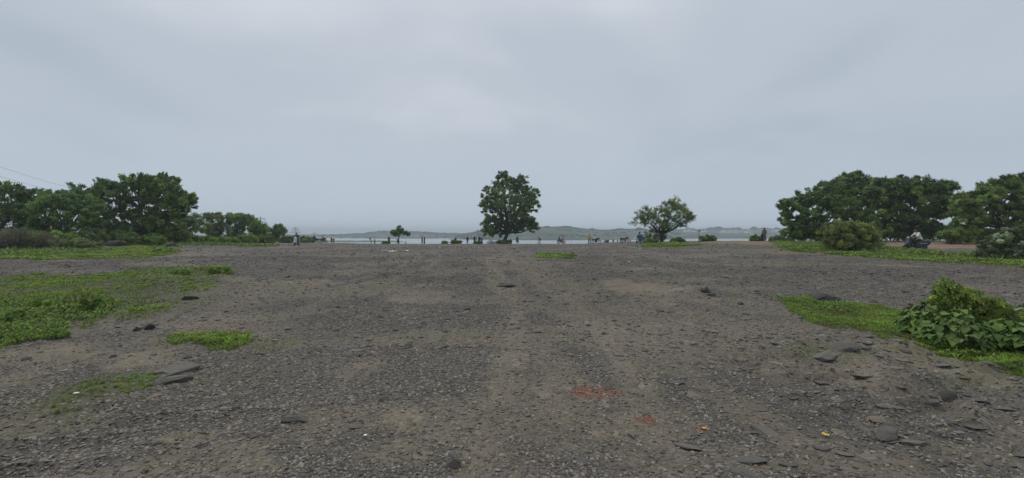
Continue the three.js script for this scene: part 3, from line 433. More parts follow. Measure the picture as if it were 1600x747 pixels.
  [[0, 261, 150, 60, 280, 215, 110, 293.5, 'upper power line wire in the sky at the far left'], [0, 276, 150, 60, 290, 215, 110, 304, 'lower power line wire in the sky at the far left']].forEach(([xa, ya, da, , , db, xb, yb, label]) => {
    const a = at(xa, ya, da), b = at(xb, yb, db), c = at(400, 350, 712), e = a.clone().addScaledVector(b.clone().sub(a), -1.3); e.y = a.y + (a.y - b.y) * 2.1;
    tag(part(numbered('power_wire'), limb([e, a, b, b.clone().lerp(c, 0.4).add(V(0, -3.5, 0)), c], 0.035, 0.06, 5, 60), wm, scene), label, 'wire');
  });
}

// ---------------------------------------------------------------- loose stones, slabs, gravel
function rockGeo(seed, detail, rough = 0.28, flat = 1, hard = 0.85, deep = 0.55) {
  const R = rng(seed), g = mergeVertices(new THREE.IcosahedronGeometry(1, detail).deleteAttribute('normal').deleteAttribute('uv')), p = g.attributes.position, o = [R() * 50, R() * 50, R() * 50];
  const cuts = [...Array(7)].map(() => [V(R() - 0.5, R() - 0.5, R() - 0.5).normalize(), lerp(deep, deep + 0.3, R())]);
  for (let i = 0; i < p.count; i++) { const v = V().fromBufferAttribute(p, i); v.multiplyScalar(1 + rough * fbm3(v.x * 1.6 + o[0], v.y * 1.6 + o[1], v.z * 1.6 + o[2], 3)); for (const [n, h] of cuts) { const q = v.dot(n); if (q > h) v.addScaledVector(n, (h - q) * hard); } v.y *= flat; p.setXYZ(i, v.x, v.y, v.z); }
  const f = g.toNonIndexed(); f.computeVertexNormals(); return f;
}
const rockTex = (() => { const N = 256, a = new Uint8Array(N * N * 4), R = rng(9); for (let i = 0; i < N * N; i++) { const x = i % N, y = (i / N) | 0, v = clamp(0.8 + 0.25 * fbm2(x / 22, y / 22, 4) + 0.12 * (R() - 0.5)); a[i * 4] = a[i * 4 + 1] = a[i * 4 + 2] = v * 255; a[i * 4 + 3] = 255; } const t = new THREE.DataTexture(a, N, N); t.wrapS = t.wrapT = THREE.RepeatWrapping; t.magFilter = t.minFilter = THREE.LinearFilter; t.needsUpdate = true; return t; })();
const planar = (g, s = 2) => { const p = g.attributes.position, uv = new Float32Array(p.count * 2); for (let i = 0; i < p.count; i++) { uv[i * 2] = p.getX(i) * s + p.getY(i); uv[i * 2 + 1] = p.getZ(i) * s + p.getY(i); } g.setAttribute('uv', new THREE.BufferAttribute(uv, 2)); return g; };
const rockMats = [[0.122, 0.112, 0.097], [0.098, 0.09, 0.079], [0.15, 0.137, 0.115], [0.16, 0.133, 0.098], [0.05, 0.045, 0.039]].map(([r, g, b]) => mat(r * 1.25, g * 1.25, b * 1.25, 0.92, { map: rockTex, bumpMap: rockTex, bumpScale: 0.012 }));
const rockGeos = [...Array(12)].map((_, i) => planar(rockGeo(400 + i, 2, 0.5, 0.7, 1, 0.4), 0.5));
{
  const R = rng(500), spots = [];
  const wet = (x, z) => grassAt(x, z) < 0.25;
  for (let i = 0; i < 9000 && spots.length < 300; i++) {   // the stones that stand out from the gravel
    const right = R() < 0.42, d = right ? lerp(2.4, 6.6, Math.pow(R(), 1.2)) : lerp(2.3, 9, Math.pow(R(), 1.6)), x = right ? lerp(1.2, d * 1.3, R()) : lerp(-1.3, 1.25, R()) * d; if (!wet(x, -d)) continue;
    const s = right ? lerp(0.03, 0.1, Math.pow(R(), 2.6)) : lerp(0.026, 0.065, Math.pow(R(), 2.8)) * (1 + 0.03 * d); if (!right && R() < earthAt(x, -d) * 0.8) continue;
    if (spots.some((q) => Math.hypot(q[0] - x, q[1] - d) < (q[2] + s) * 0.9)) continue; spots.push([x, d, s, right]);
  }
  spots.forEach(([x, d, s, right], i) => { const o = part(i ? `stone_${String(i).padStart(3, '0')}` : 'stone', rockGeos[i % 12], rockMats[right ? [0, 1, 1, 0, 3][Math.floor(R() * 5)] : [0, 1, 0, 2, 1, 0, 3][Math.floor(R() * 7)]], ground); const f = right ? lerp(0.25, 0.45, R()) : lerp(0.45, 0.8, R()); o.position.set(x, gy(x, -d) + s * f * 0.02, -d); o.scale.set(s * lerp(0.9, right ? 1.9 : 1.3, R()), s * f, s * lerp(0.7, 1, R())); o.rotation.set((R() - 0.5) * 0.35, right ? (R() - 0.5) * 0.9 - 0.35 : R() * 6.3, (R() - 0.5) * 0.3); });
  const special = [[276, 578, 0.24, 0.05, 0.15, 0.15, 0, 'flat_rock', 'larger pale flat slab lying among gravel on the left'], [270, 596, 0.2, 0.05, 0.08, 0.3, 0, 'flat_rock', 'thinner flat slab just below the larger slab on the left'], [212, 514, 0.055, 0.05, 0.05, 0.5, 4, 'stone_lump', 'left of two dark stones on the bare earth at left'], [231, 511, 0.1, 0.07, 0.07, 0.2, 4, 'stone_lump', 'right and larger of two dark stones on the bare earth at left'],
    [1287, 472, 0.33, 0.14, 0.2, 0, 4, 'boulder', 'dark half buried boulder in the right lawn'], [1318, 558, 0.26, 0.06, 0.12, 0.2, 1, 'boulder', 'smooth low rock at the edge of the right rocky ground'], [1290, 565, 0.2, 0.05, 0.1, 0.3, 0, 'boulder', 'flat rock left of the smooth low rock on the right'], [462, 662, 0.13, 0.05, 0.05, 0.1, 1, 'flat_rock', 'dark upturned shard of rock in the left gravel'], [598, 628, 0.055, 0.035, 0.05, 0.7, 0, 'stone_lump', 'squarish pale stone in the gravel left of centre'], [443, 578, 0.16, 0.025, 0.1, 0.3, 1, 'flat_rock', 'flat dark slab nearly flush with the gravel, left of centre'],
    [790, 452, 0.26, 0.06, 0.2, 0.1, 4, 'boulder', 'dark flat hump of rock in the middle of the plateau'], [1104, 460, 0.14, 0.1, 0.12, 0, 4, 'clod', 'left clod of the dark earth clods right of centre'], [1113, 465, 0.1, 0.07, 0.1, 1, 4, 'clod', 'right clod of the dark earth clods right of centre'], [1157, 478, 0.1, 0.05, 0.08, 1, 4, 'clod', 'lone dark clod left of the right lawn'], [1183, 573, 0.06, 0.04, 0.05, 1, 3, 'stone_lump', 'lone rounded brown stone right of centre'], [297, 466, 0.2, 0.08, 0.12, 0.4, 4, 'clod', 'dark clods of earth below the left lawn'], [706, 726, 0.07, 0.05, 0.055, 0.3, 0, 'stone_lump', 'rounded grey stone near the bottom edge, left of centre'], [1480, 636, 0.12, 0.05, 0.07, 0.4, 4, 'boulder', 'dark hump of rock in the right rocky ground'], [1385, 690, 0.11, 0.03, 0.06, 0.5, 1, 'boulder', 'dark slab low in the right foreground']];
  special.forEach(([px, py, a, b, c, t, m, name, label], i) => { const [x, z] = onFlat(px, py), o = part(numbered(name), planar(name === 'boulder' ? rockGeo(450 + i, 3, 0.45, 1, 0.75, 0.6) : rockGeo(450 + i, 3, 0.6, 1, 1, 0.45), 0.6), rockMats[m], scene); o.position.set(x, gy(x, z) + b * 0.25, z); o.scale.set(a * 1.0, b * 1.25, c * 1.0); o.rotation.set(0.05, t, 0.06); tag(o, label, name === 'clod' ? 'clod' : 'rock'); });
  [[182, 377, 46, 1.15, 0.55, 0.6, 'dark boulder under the left side of the biggest left tree'], [268, 380, 46, 0.75, 0.4, 0.5, 'dark boulder at the right foot of the biggest left tree']].forEach(([px, , d, a, b, c, label], i) => { const x = (px - 800) / F * d, o = part(numbered('boulder'), planar(rockGeo(480 + i, 3, 0.5, 1), 0.6), rockMats[4], scene); o.position.set(x, gy(x, -d) + b * 0.3, -d); o.scale.set(a, b, c); tag(o, label, 'rock'); });

  // gravel proper: far too many to count
  const kinds = [...Array(5)].map((_, i) => [rockGeo(600 + i, i < 2 ? 1 : 0, 0.25, 0.75), []]), pebble = mat(1, 1, 1, 0.92);
  for (let i = 0; i < 680000; i++) {
    const d = Math.pow(lerp(Math.pow(2.2, 0.3), Math.pow(30, 0.3), R()), 1 / 0.3), x = (R() * 2 - 1) * (1.28 * d + 2.6), z = -d, e = earthAt(x, z);
    if (x > 1.8 && d < 6.5 && x > (6 - d) * 0.15 + 1.6 && R() < 0.4) continue;
    if (R() < Math.pow(e, 0.7) * 1.02 || R() < grassAt(x, z) * 1.4) continue;
    const t = R(), pale = t < 0.006, s = (pale ? 0.005 : lerp(0.004, 0.017, Math.pow(R(), 3.4))) * (1 + d * 0.05), tone = pale ? lerp(0.35, 0.55, R()) : lerp(0.06, 0.225, Math.pow(R(), 1.5)), w = R() < 0.3 ? 0.2 : 0.1;
    kinds[Math.floor(R() * 5)][1].push([mx(x, gy(x, z) + s * 0.15, z, s * lerp(0.8, 1.5, R()), s * lerp(0.5, 0.95, R()), s * lerp(0.7, 1.1, R()), (R() - 0.5) * 0.8, R() * 6.3, (R() - 0.5) * 0.8), C(tone * (1 + w), tone, tone * (1 - w * 1.4))]);
  }
  for (let i = 0; i < 42000; i++) {   // coarser rubble further out
    const d = lerp(5.5, 62, Math.pow(R(), 1.35)), x = (R() * 2 - 1) * (1.25 * d + 2), z = -d; if (grassAt(x, z) > 0.3 || R() < earthAt(x, z) * 0.8 || (R() < 0.75 && fbm2(x / 1.6 + 8, z / 1.1, 3) < 0.02)) continue;
    if (x > 24 && d > 33) continue;
    const s = lerp(0.014, 0.075, Math.pow(R(), 2.8)) * (0.7 + d * 0.02), tone = lerp(0.05, 0.16, R());
    kinds[Math.floor(R() * 2)][1].push([mx(x, gy(x, z) + s * 0.1, z, s * lerp(0.8, 1.4, R()), s * lerp(0.5, 0.95, R()), s, (R() - 0.5) * 0.7, R() * 6.3, (R() - 0.5) * 0.4), C(tone * 1.06, tone * 0.97, tone * 0.86)]);
  }
  for (const [x0, z0, rx, rz] of RED) for (let i = 0; i < 260 * rx / 0.3; i++) { const a = R() * 6.3, q = Math.sqrt(R()) * 1.2, x = x0 + Math.cos(a) * q * rx, z = z0 + Math.sin(a) * q * rz, s = lerp(0.004, 0.012, R()); kinds[2][1].push([mx(x, gy(x, z) + s * 0.2, z, s, s, s, R() * 6, R() * 6, 0), vary([0.24, 0.11, 0.075], 0.35, R)]); }
  kinds.forEach(([g, list], i) => instanced(i ? `gravel_${String(i).padStart(3, '0')}` : 'gravel', g, pebble, list, ground));
}

// ---------------------------------------------------------------- grass and weeds
{
  const R = rng(700), out = [];
  for (let i = 0; i < 9; i++) { const a = R() * 6.3, r = R() * 0.35, l = lerp(0.3, 0.75, R()), x = Math.cos(a * 3) * r, z = Math.sin(a * 3) * r, w = 0.055, dx = Math.cos(a) * l, dz = Math.sin(a) * l, sx = -Math.sin(a) * w, sz = Math.cos(a) * w, h = lerp(0.6, 1, R());
    const b1 = [x - sx, 0, z - sz], b2 = [x + sx, 0, z + sz], m1 = [x + dx * 0.35 - sx * 0.8, h * 0.65, z + dz * 0.35 - sz * 0.8], m2 = [x + dx * 0.35 + sx * 0.8, h * 0.65, z + dz * 0.35 + sz * 0.8], t = [x + dx, h, z + dz];
    out.push(...b1, ...b2, ...m2, ...b1, ...m2, ...m1, ...m1, ...m2, ...t); }
  const tuft = new THREE.BufferGeometry(); tuft.setAttribute('position', new THREE.Float32BufferAttribute(out, 3)); tuft.computeVertexNormals();
  const list = [], weeds = [], GREEN = [0.2, 0.3, 0.045], DULL = [0.14, 0.175, 0.045], STRAW = [0.22, 0.21, 0.08];
  GRASS.forEach(([p, h, dens, b], gi) => {
    const area = (b[1] - b[0]) * (b[3] - b[2]), dm = -(b[2] + b[3]) / 2, n = Math.min(90000, area * dens * (dm < 14 ? 900 : dm < 30 ? 130 : 45) * (gi === 0 || gi === 2 ? 1.4 : 1));
    for (let i = 0; i < n; i++) {
      const x = lerp(b[0], b[1], R()), z = lerp(b[2], b[3], R()); if (Math.abs(x) > -z * 1.3 + 2.5) continue; const g = grassAt(x, z, gi); if (R() > g * 1.1 * dens) continue;
      const patch = fbm2(x / 0.8, z / 0.8 + gi * 7, 3), s = h * lerp(0.6, 1.5, R()) * (1 + 0.8 * patch) * (R() < 0.03 ? 1.6 : 1), wide = s * (dm > 14 ? 2.6 : 1.5), c = vary(patch > 0.18 ? GREEN : patch < -0.2 ? DULL : R() < 0.06 ? STRAW : [0.165, 0.255, 0.04], 0.35, R);
      list.push([mx(x, gy(x, z) - 0.004, z, wide, s, wide, 0, R() * 6.3, 0), c]);
    }
  });
  const o = instanced('grass', tuft, nearLeafMat, list, scene, 'short green grass in patches along both sides of the plateau', 'grass');
  // leafy weeds growing low among the grass
  const zones = [[poly([[-60, 470], [60, 456], [140, 452], [195, 470], [150, 500], [60, 530], [-60, 545]]), 1500, 0.5], [poly([[1450, 545], [1600, 548], [1680, 580], [1500, 560]]), 300, 0.4], [poly([[-80, 392], [100, 391], [180, 391], [150, 398], [-80, 402]]), 900, 1.2], [poly([[1230, 386], [1300, 389], [1640, 408], [1640, 413], [1300, 396]]), 1500, 1.1], [poly([[940, 396], [941, 396], [942, 397]]), 0, 1], [poly([[842, 398], [890, 398], [890, 402], [842, 402]]), 160, 0.7], [poly([[280, 384], [440, 383.6], [430, 385], [285, 386]]), 500, 1.3], [poly([[1005, 384], [1060, 383], [1058, 385.5], [1010, 386]]), 260, 1.2], [poly([[235, 388], [270, 388], [268, 396], [240, 396]]), 160, 1.2], [poly([[1270, 474], [1335, 476], [1330, 492], [1275, 488]]), 160, 0.35], [poly([[1190, 462], [1420, 486], [1440, 540], [1300, 508]]), 420, 0.28]];
  zones.forEach(([p, n, s0]) => { const xs = p.map((q) => q[0]), zs = p.map((q) => q[1]); for (let i = 0, made = 0; made < n && i < n * 12; i++) { const x = lerp(Math.min(...xs), Math.max(...xs), R()), z = lerp(Math.min(...zs), Math.max(...zs), R()); if (signed(p, x, z) < 0 || Math.abs(x) > -z * 1.3 + 0.5 || fbm2(x / 1.1 + 4, z / 1.1, 2) < -0.12) continue; made++; const s = s0 * lerp(0.5, 1.2, R()); weeds.push([mx(x, gy(x, z), z, s, s * lerp(0.5, 1.1, R()), s, (R() - 0.5) * 0.9, R() * 6.3, 0), vary(R() < 0.3 ? [0.19, 0.28, 0.06] : [0.13, 0.2, 0.045], 0.3, R)]); } });
  instanced('weeds', SPRIG.weed, nearLeafMat, weeds, scene, 'low leafy weeds spreading through the grass', 'weeds');
}
// single plants
function heartLeaf(L, W, cup, seed) {   // a broad leaf with a notch at the stalk, curved along and across
  const R = rng(seed), n = 5, pos = [], idx = [], w = [0.30, 0.86, 1, 0.8, 0.42, 0.0], back = [-0.12, 0.0, 0.22, 0.5, 0.78, 1];
  for (let i = 0; i <= n; i++) for (let s = -1; s <= 1; s++) { const t = i / n, x = s * W / 2 * w[i], y = -cup * L * t * t + Math.abs(s) * W * 0.16 * w[i] + (R() - 0.5) * 0.06 * L * Math.abs(s), z = (s ? back[i] : Math.max(0, back[i])) * L; pos.push(x, y, z); }
  for (let i = 0; i < n; i++) for (let s = 0; s < 2; s++) { const a = i * 3 + s; idx.push(a, a + 3, a + 1, a + 1, a + 3, a + 4); }
  const g = new THREE.BufferGeometry(); g.setAttribute('position', new THREE.Float32BufferAttribute(pos, 3)); g.setIndex(idx); g.computeVertexNormals(); return g;
}
{
  const R = rng(800), leafGeos = [...Array(5)].map((_, i) => heartLeaf(0.13, 0.115, lerp(0.1, 0.45, i / 4), 810 + i)), mats = [[0.075, 0.125, 0.036], [0.09, 0.15, 0.04], [0.07, 0.112, 0.034], [0.12, 0.175, 0.05], [0.105, 0.15, 0.058]].map(([r, g, b]) => new THREE.MeshPhysicalMaterial({ color: C(r * 1.15, g * 1.2, b * 0.95), roughness: 0.8, specularIntensity: 0.35, transmission: 0.2, thickness: 0, side: THREE.DoubleSide })), stemM = mat(0.10, 0.12, 0.05, 0.8);
  function leafyPlant(label, px, py, w, h, depth, n, size) {
    const [x0, z0] = onFlat(px, py), o = thing('broadleaf_plant', label, 'plant', [x0, gy(x0, z0), z0], 0, 'broad leaved plants on the right'), st = [], L = [];
    for (let i = 0; i < n; i++) {
      const a = R() * 6.283, q = Math.pow(R(), 0.5), x = Math.cos(a) * q * w / 2, z = Math.sin(a) * q * depth / 2, dome = Math.sqrt(Math.max(0, 1 - q * q * 0.92)), y = h * dome * lerp(0.35, 1, Math.pow(R(), 0.6)) * (1 + 0.25 * fbm2(x * 5 + px, z * 5, 2)) + 0.02;
      L.push([x, y, z, a]);
    }
    for (let i = 0; i < n / 5; i++) { const [x, y, z] = L[Math.floor(R() * n)]; st.push(limb([V(x * 0.4, -0.03, z * 0.4), V(x * 0.75, y * 0.5, z * 0.75), V(x, y, z)], 0.006, 0.003, 5, 4)); }
    part('stem', join(st), stemM, o).userData.kind = 'stuff';
    L.forEach(([x, y, z, a], i) => { const l = part(i ? `leaf_${String(i).padStart(3, '0')}` : 'leaf', leafGeos[i % 5], mats[Math.floor(R() * 5)], o), s = size * lerp(0.6, 1.25, R()); l.position.set(x, y, z); l.scale.setScalar(s); l.rotation.set(lerp(0.05, 0.75, R()), Math.PI / 2 - a + (R() - 0.5) * 1.6, (R() - 0.5) * 0.6, 'YXZ'); });
  }
  leafyPlant('upright broad leaved plant at the left end of the right clump', 1443, 528, 0.62, 0.5, 0.6, 240, 0.68);
  leafyPlant('low spreading broad leaved plant in front of the right bush', 1505, 546, 1.0, 0.46, 0.8, 300, 0.72);
  leafyPlant('broad leaved plant at the right edge of the clump', 1582, 552, 0.75, 0.42, 0.7, 230, 0.75);
  { const [x0, z0] = onFlat(1590, 533), o = thing('giant_leaf_plant', 'plant with very large round leaves at the right edge', 'plant', [x0, gy(x0, z0), z0]), big = [[-0.26, 0.46, 0.12, 0.4, 2.3], [-0.06, 0.52, 0.22, 0.5, 0.2], [0.12, 0.44, 0.3, 0.55, 0.7], [0.3, 0.5, 0.1, 0.3, 1.4], [-0.16, 0.38, 0.34, 0.8, -0.6], [0.05, 0.6, -0.08, 0.2, 3.0], [0.28, 0.36, 0.35, 0.9, 0.4]], g = [heartLeaf(0.34, 0.34, 0.18, 830), heartLeaf(0.3, 0.3, 0.3, 831)];
    big.forEach((q) => { q[1] *= 0.66; });
    part('stem', join(big.map(([x, y, z]) => limb([V(x * 0.3, -0.03, z * 0.3), V(x * 0.7, y * 0.6, z * 0.6), V(x, y, z)], 0.012, 0.006, 6, 4))), stemM, o).userData.kind = 'stuff';
    big.forEach(([x, y, z, t, r], i) => { const l = part(i ? `leaf_00${i}` : 'leaf', g[i % 2], mats[3], o); l.position.set(x, y, z); l.rotation.set(t, r, (R() - 0.5) * 0.4, 'YXZ'); }); }
  const [bx, bz] = onFlat(1505, 505), d = -bz;
  tree('yellow_bush', 'yellow green small leaved bush behind the broad leaved plants', 'bush', { px: 1505, d, girth: 0.014, fork: 0.3, stems: 9, seed: 840, kind: 'weed', m: nearLeafMat, sub: 40, per: 9, rs: 0.07, size: 0.42, spike: 1.8, color: [0.12, 0.17, 0.042], hues: [0.4, [0.2, 0.24, 0.055]], low: 0.9, lobes: [[1480, 462, 14, 10], [1500, 468, 22, 12], [1526, 472, 22, 11], [1550, 482, 20, 10], [1488, 482, 24, 12], [1524, 490, 32, 12], [1478, 450, 7, 5, 0, 0.6], [1565, 490, 16, 9]] });
  for (const [px, py, w, h, sd, label] of [[345, 428, 34, 11, 1, 'leafy clump at the right tip of the left lawn'], [282, 429, 24, 7, 2, 'small leafy clump in the middle of the left lawn'], [142, 482, 26, 28, 3, 'straggly twiggy plant standing out of the left weeds'], [92, 526, 18, 8, 4, 'dark leafy clump near the lower edge of the left weeds'], [20, 500, 24, 16, 5, 'bushy weed clump at the left edge'], [64, 478, 22, 10, 6, 'leafy clump in the upper left weeds'], [256, 396, 24, 9, 7, 'dark leafy clump on the far left grass strip']]) {
    const [x0, z0] = onFlat(px, py), dd = -z0; tree('leafy_clump', label, 'plant', { px, d: dd, girth: 0.012, fork: 0.35, stems: 5, seed: 850 + sd, kind: 'weed', m: nearLeafMat, sub: sd === 3 ? 16 : 26, per: 10, rs: 0.009 * dd, size: 0.014 * dd + 0.14, spike: 0.6, shrink: 0.8, color: [0.12, 0.18, 0.05], hues: [0.35, [0.18, 0.25, 0.06]], low: 0.9, group: 'leafy clumps in the grass', lobes: [[px, py - h * 0.5, w * 0.4, h * 0.45], [px - w * 0.3, py - h * 0.35, w * 0.28, h * 0.3], [px + w * 0.3, py - h * 0.4, w * 0.28, h * 0.35]] });
  }
}
// ---------------------------------------------------------------- litter
{
  const R = rng(900), sheet = (w, l, seed) => { const g = new THREE.PlaneGeometry(w, l, 5, 5).rotateX(-Math.PI / 2), p = g.attributes.position, q = rng(seed); for (let i = 0; i < p.count; i++) p.setXYZ(i, p.getX(i) * lerp(0.75, 1.1, q()), q() * Math.min(w, l) * 0.32 + 0.004, p.getZ(i) * lerp(0.75, 1.1, q())); g.computeVertexNormals(); return g; };
  const white = mat(0.7, 0.7, 0.68, 0.7, { side: THREE.DoubleSide }), yellow = mat(0.55, 0.37, 0.07, 0.7, { side: THREE.DoubleSide }), pale = mat(0.5, 0.55, 0.25, 0.7, { side: THREE.DoubleSide }), lime = mat(0.45, 0.5, 0.12, 0.7, { side: THREE.DoubleSide });
  [[1290, 683, 0.035, 0.05, yellow, 'wrapper', 'crumpled yellow wrapper on the gravel low right'], [1101, 669, 0.04, 0.03, yellow, 'wrapper', 'scrap of yellow foil beside the red stain right of centre'], [296, 525, 0.07, 0.05, white, 'paper_scrap', 'white paper scrap on the small bright grass patch at left'], [1418, 523, 0.14, 0.06, pale, 'fallen_leaf', 'pale fallen leaf at the foot of the broad leaved plants'], [1530, 553, 0.09, 0.06, lime, 'fallen_leaf', 'yellow fallen leaf on the grass under the broad leaved plants'], [571, 682, 0.025, 0.03, white, 'paper_scrap', 'tiny white scrap in the gravel left of centre'], [120, 616, 0.05, 0.03, white, 'paper_scrap', 'white scrap on the thin grass at lower left'], [866, 400, 0.22, 0.18, white, 'paper_scrap', 'white scrap on the small grass patch near the middle'], [985, 409.5, 0.35, 0.15, white, 'plastic_bag', 'white plastic bag flat on the rubble below the walking man'], [613, 392.5, 0.7, 0.3, white, 'plastic_bag', 'bigger white plastic bag below the slim young tree'], [602, 392.5, 0.45, 0.3, white, 'plastic_bag', 'smaller white plastic bag left of the bigger bag below the slim young tree'], [634, 390.5, 0.5, 0.25, white, 'plastic_bag', 'white plastic bag right of the bags below the slim young tree'], [284, 386.6, 0.5, 0.25, white, 'plastic_bag', 'white plastic bag by the biggest left tree'], [688, 387, 0.4, 0.2, white, 'plastic_bag', 'white plastic bag below the tiny low bush'], [748, 387.5, 0.4, 0.2, white, 'plastic_bag', 'white plastic bag left of the big round tree']].forEach(([px, py, w, l, m, name, label], i) => {
    const [x, z] = onFlat(px, py), o = part(numbered(name), sheet(w, l, 910 + i), m, scene); o.position.set(x, gy(x, z) + 0.012, z); o.rotation.y = R() * 0.8; tag(o, label, name === 'fallen_leaf' ? 'leaf' : 'litter');
  });
}
// ---------------------------------------------------------------- scooters and motorcycles (forward is +x, right is +z)
const rubber = mat(0.018, 0.018, 0.018, 0.85), black = mat(0.022, 0.022, 0.024, 0.5), steelM = mat(0.5, 0.5, 0.5, 0.3, { metalness: 0.9 }), darkSteel = mat(0.09, 0.09, 0.09, 0.45, { metalness: 0.6 }), redLens = mat(0.35, 0.02, 0.02, 0.25), clearLens = mat(0.6, 0.62, 0.64, 0.15), plateM = mat(0.75, 0.75, 0.72, 0.5), vinyl = mat(0.02, 0.02, 0.022, 0.6);
const paint = (r, g, b) => new THREE.MeshPhysicalMaterial({ color: C(r, g, b), roughness: 0.45, clearcoat: 0.35, clearcoatRoughness: 0.2 });
function wheel(name, x, r, wd, parent, spokes) {
  const w = new THREE.Group(); w.name = name; w.position.set(x, r, 0); parent.add(w);
  part('tyre', new THREE.TorusGeometry(r - wd / 2, wd / 2, 10, 32), rubber, w);
  const rim = [new THREE.TorusGeometry(r - wd, 0.014, 6, 28), new THREE.CylinderGeometry(0.045, 0.045, wd * 1.1, 14).rotateX(Math.PI / 2)];
  for (let i = 0; i < spokes; i++) { const a = i / spokes * 6.283; rim.push(bar([Math.cos(a) * 0.03, Math.sin(a) * 0.03, (i % 2 - 0.5) * 0.03], [Math.cos(a) * (r - wd), Math.sin(a) * (r - wd), 0], spokes > 8 ? 0.004 : 0.018, 4)); }
  part('rim', join(rim), darkSteel, w); return w;
}
function extr(pts, w, bevel = 0.03) { const s = new THREE.Shape(); pts.forEach(([x, y], i) => (i ? s.lineTo(x, y) : s.moveTo(x, y))); s.closePath(); return new THREE.ExtrudeGeometry(s, { depth: w - 2 * bevel, bevelEnabled: true, bevelSize: bevel, bevelThickness: bevel, bevelSegments: 3, curveSegments: 6 }).translate(0, 0, -(w / 2 - bevel)); }
function smoothShape(pts, w, bevel) { const c = new THREE.CatmullRomCurve3(pts.map(([x, y]) => V(x, y, 0)), true, 'catmullrom', 0.4).getPoints(40).map((p) => [p.x, p.y]); return extr(c.slice(0, -1), w, bevel); }
function scooter(label, pos, turn, body, trim, front = body) {
  const o = thing('scooter', label, 'scooter', pos, turn);
  wheel('wheel', 0.62, 0.22, 0.1, o, 6); wheel('wheel', -0.62, 0.22, 0.1, o, 6);
  part('front_apron', join([smoothShape([[0.50, 0.30], [0.44, 0.34], [0.32, 0.9], [0.40, 0.95], [0.50, 0.72], [0.60, 0.46]], 0.36, 0.06)]), front, o);
  part('front_fender', smoothShape([[0.38, 0.36], [0.52, 0.47], [0.68, 0.46], [0.84, 0.34], [0.80, 0.30], [0.66, 0.40], [0.54, 0.40]], 0.15, 0.03), body, o);
  part('floorboard', box(0.52, 0.07, 0.34, 0.16, 0.30, 0, 0.03), black, o);
  part('rear_body', smoothShape([[-0.04, 0.28], [-0.10, 0.62], [-0.30, 0.72], [-0.72, 0.74], [-0.90, 0.66], [-0.72, 0.46], [-0.40, 0.36]], 0.36, 0.09), body, o);
  part('seat', smoothShape([[-0.06, 0.70], [-0.12, 0.78], [-0.36, 0.79], [-0.70, 0.84], [-0.76, 0.76], [-0.40, 0.71]], 0.28, 0.06), vinyl, o);
  const hd = part('handlebar', join([bar([0.36, 0.98, -0.34], [0.40, 1.02, 0], 0.016), bar([0.40, 1.02, 0], [0.36, 0.98, 0.34], 0.016), bar([0.44, 0.4, 0], [0.39, 1.0, 0], 0.03), bar([0.62, 0.22, 0.07], [0.5, 0.5, 0.06], 0.02)]), black, o);
  part('grip', join([bar([0.355, 0.978, 0.24], [0.345, 0.968, 0.36], 0.021), bar([0.355, 0.978, -0.24], [0.345, 0.968, -0.36], 0.021)]), rubber, hd);
  part('headlight_cowl', ball(0.13, 0.40, 1.02, 0, 0.8, 0.75, 1.15, 18), front, o);
  part('headlight', ball(0.075, 0.475, 1.02, 0, 0.5, 0.8, 1.3, 16), clearLens, o);
  for (const s of [-1, 1]) { const m = part('mirror', join([bar([0.38, 1.0, s * 0.22], [0.34, 1.18, s * 0.32], 0.007), ball(0.055, 0.335, 1.21, s * 0.33, 0.35, 0.75, 1.1, 12)]), black, o); m.userData.label = undefined; delete m.userData.label; part('indicator', ball(0.03, 0.565, 0.66, s * 0.14, 0.6, 0.7, 1, 10), trim, o); }
  part('tail_light', ball(0.06, -0.885, 0.68, 0, 0.5, 0.7, 1.8, 14), redLens, o); part('number_plate', box(0.015, 0.11, 0.2, -0.905, 0.53, 0, 0.005), plateM, o); part('number_plate', box(0.012, 0.07, 0.24, 0.60, 0.56, 0, 0.004), plateM, o);
  part('grab_rail', limb([V(-0.5, 0.78, 0.16), V(-0.8, 0.86, 0.14), V(-0.86, 0.87, 0), V(-0.8, 0.86, -0.14), V(-0.5, 0.78, -0.16)], 0.014, 0.014, 6, 14), steelM, o);
  part('exhaust', join([limb([V(-0.2, 0.24, 0.14), V(-0.5, 0.24, 0.19), V(-0.9, 0.33, 0.19)], 0.04, 0.055, 10, 6)]), steelM, o);
  part('side_trim', join([box(0.5, 0.03, 0.012, -0.45, 0.58, 0.185, 0.005), box(0.5, 0.03, 0.012, -0.45, 0.58, -0.185, 0.005)]), trim, o);
  part('engine', join([box(0.34, 0.18, 0.2, -0.45, 0.26, 0, 0.05), bar([-0.62, 0.24, -0.08], [-0.55, 0.55, -0.1], 0.025)]), darkSteel, o);
  return o;
}
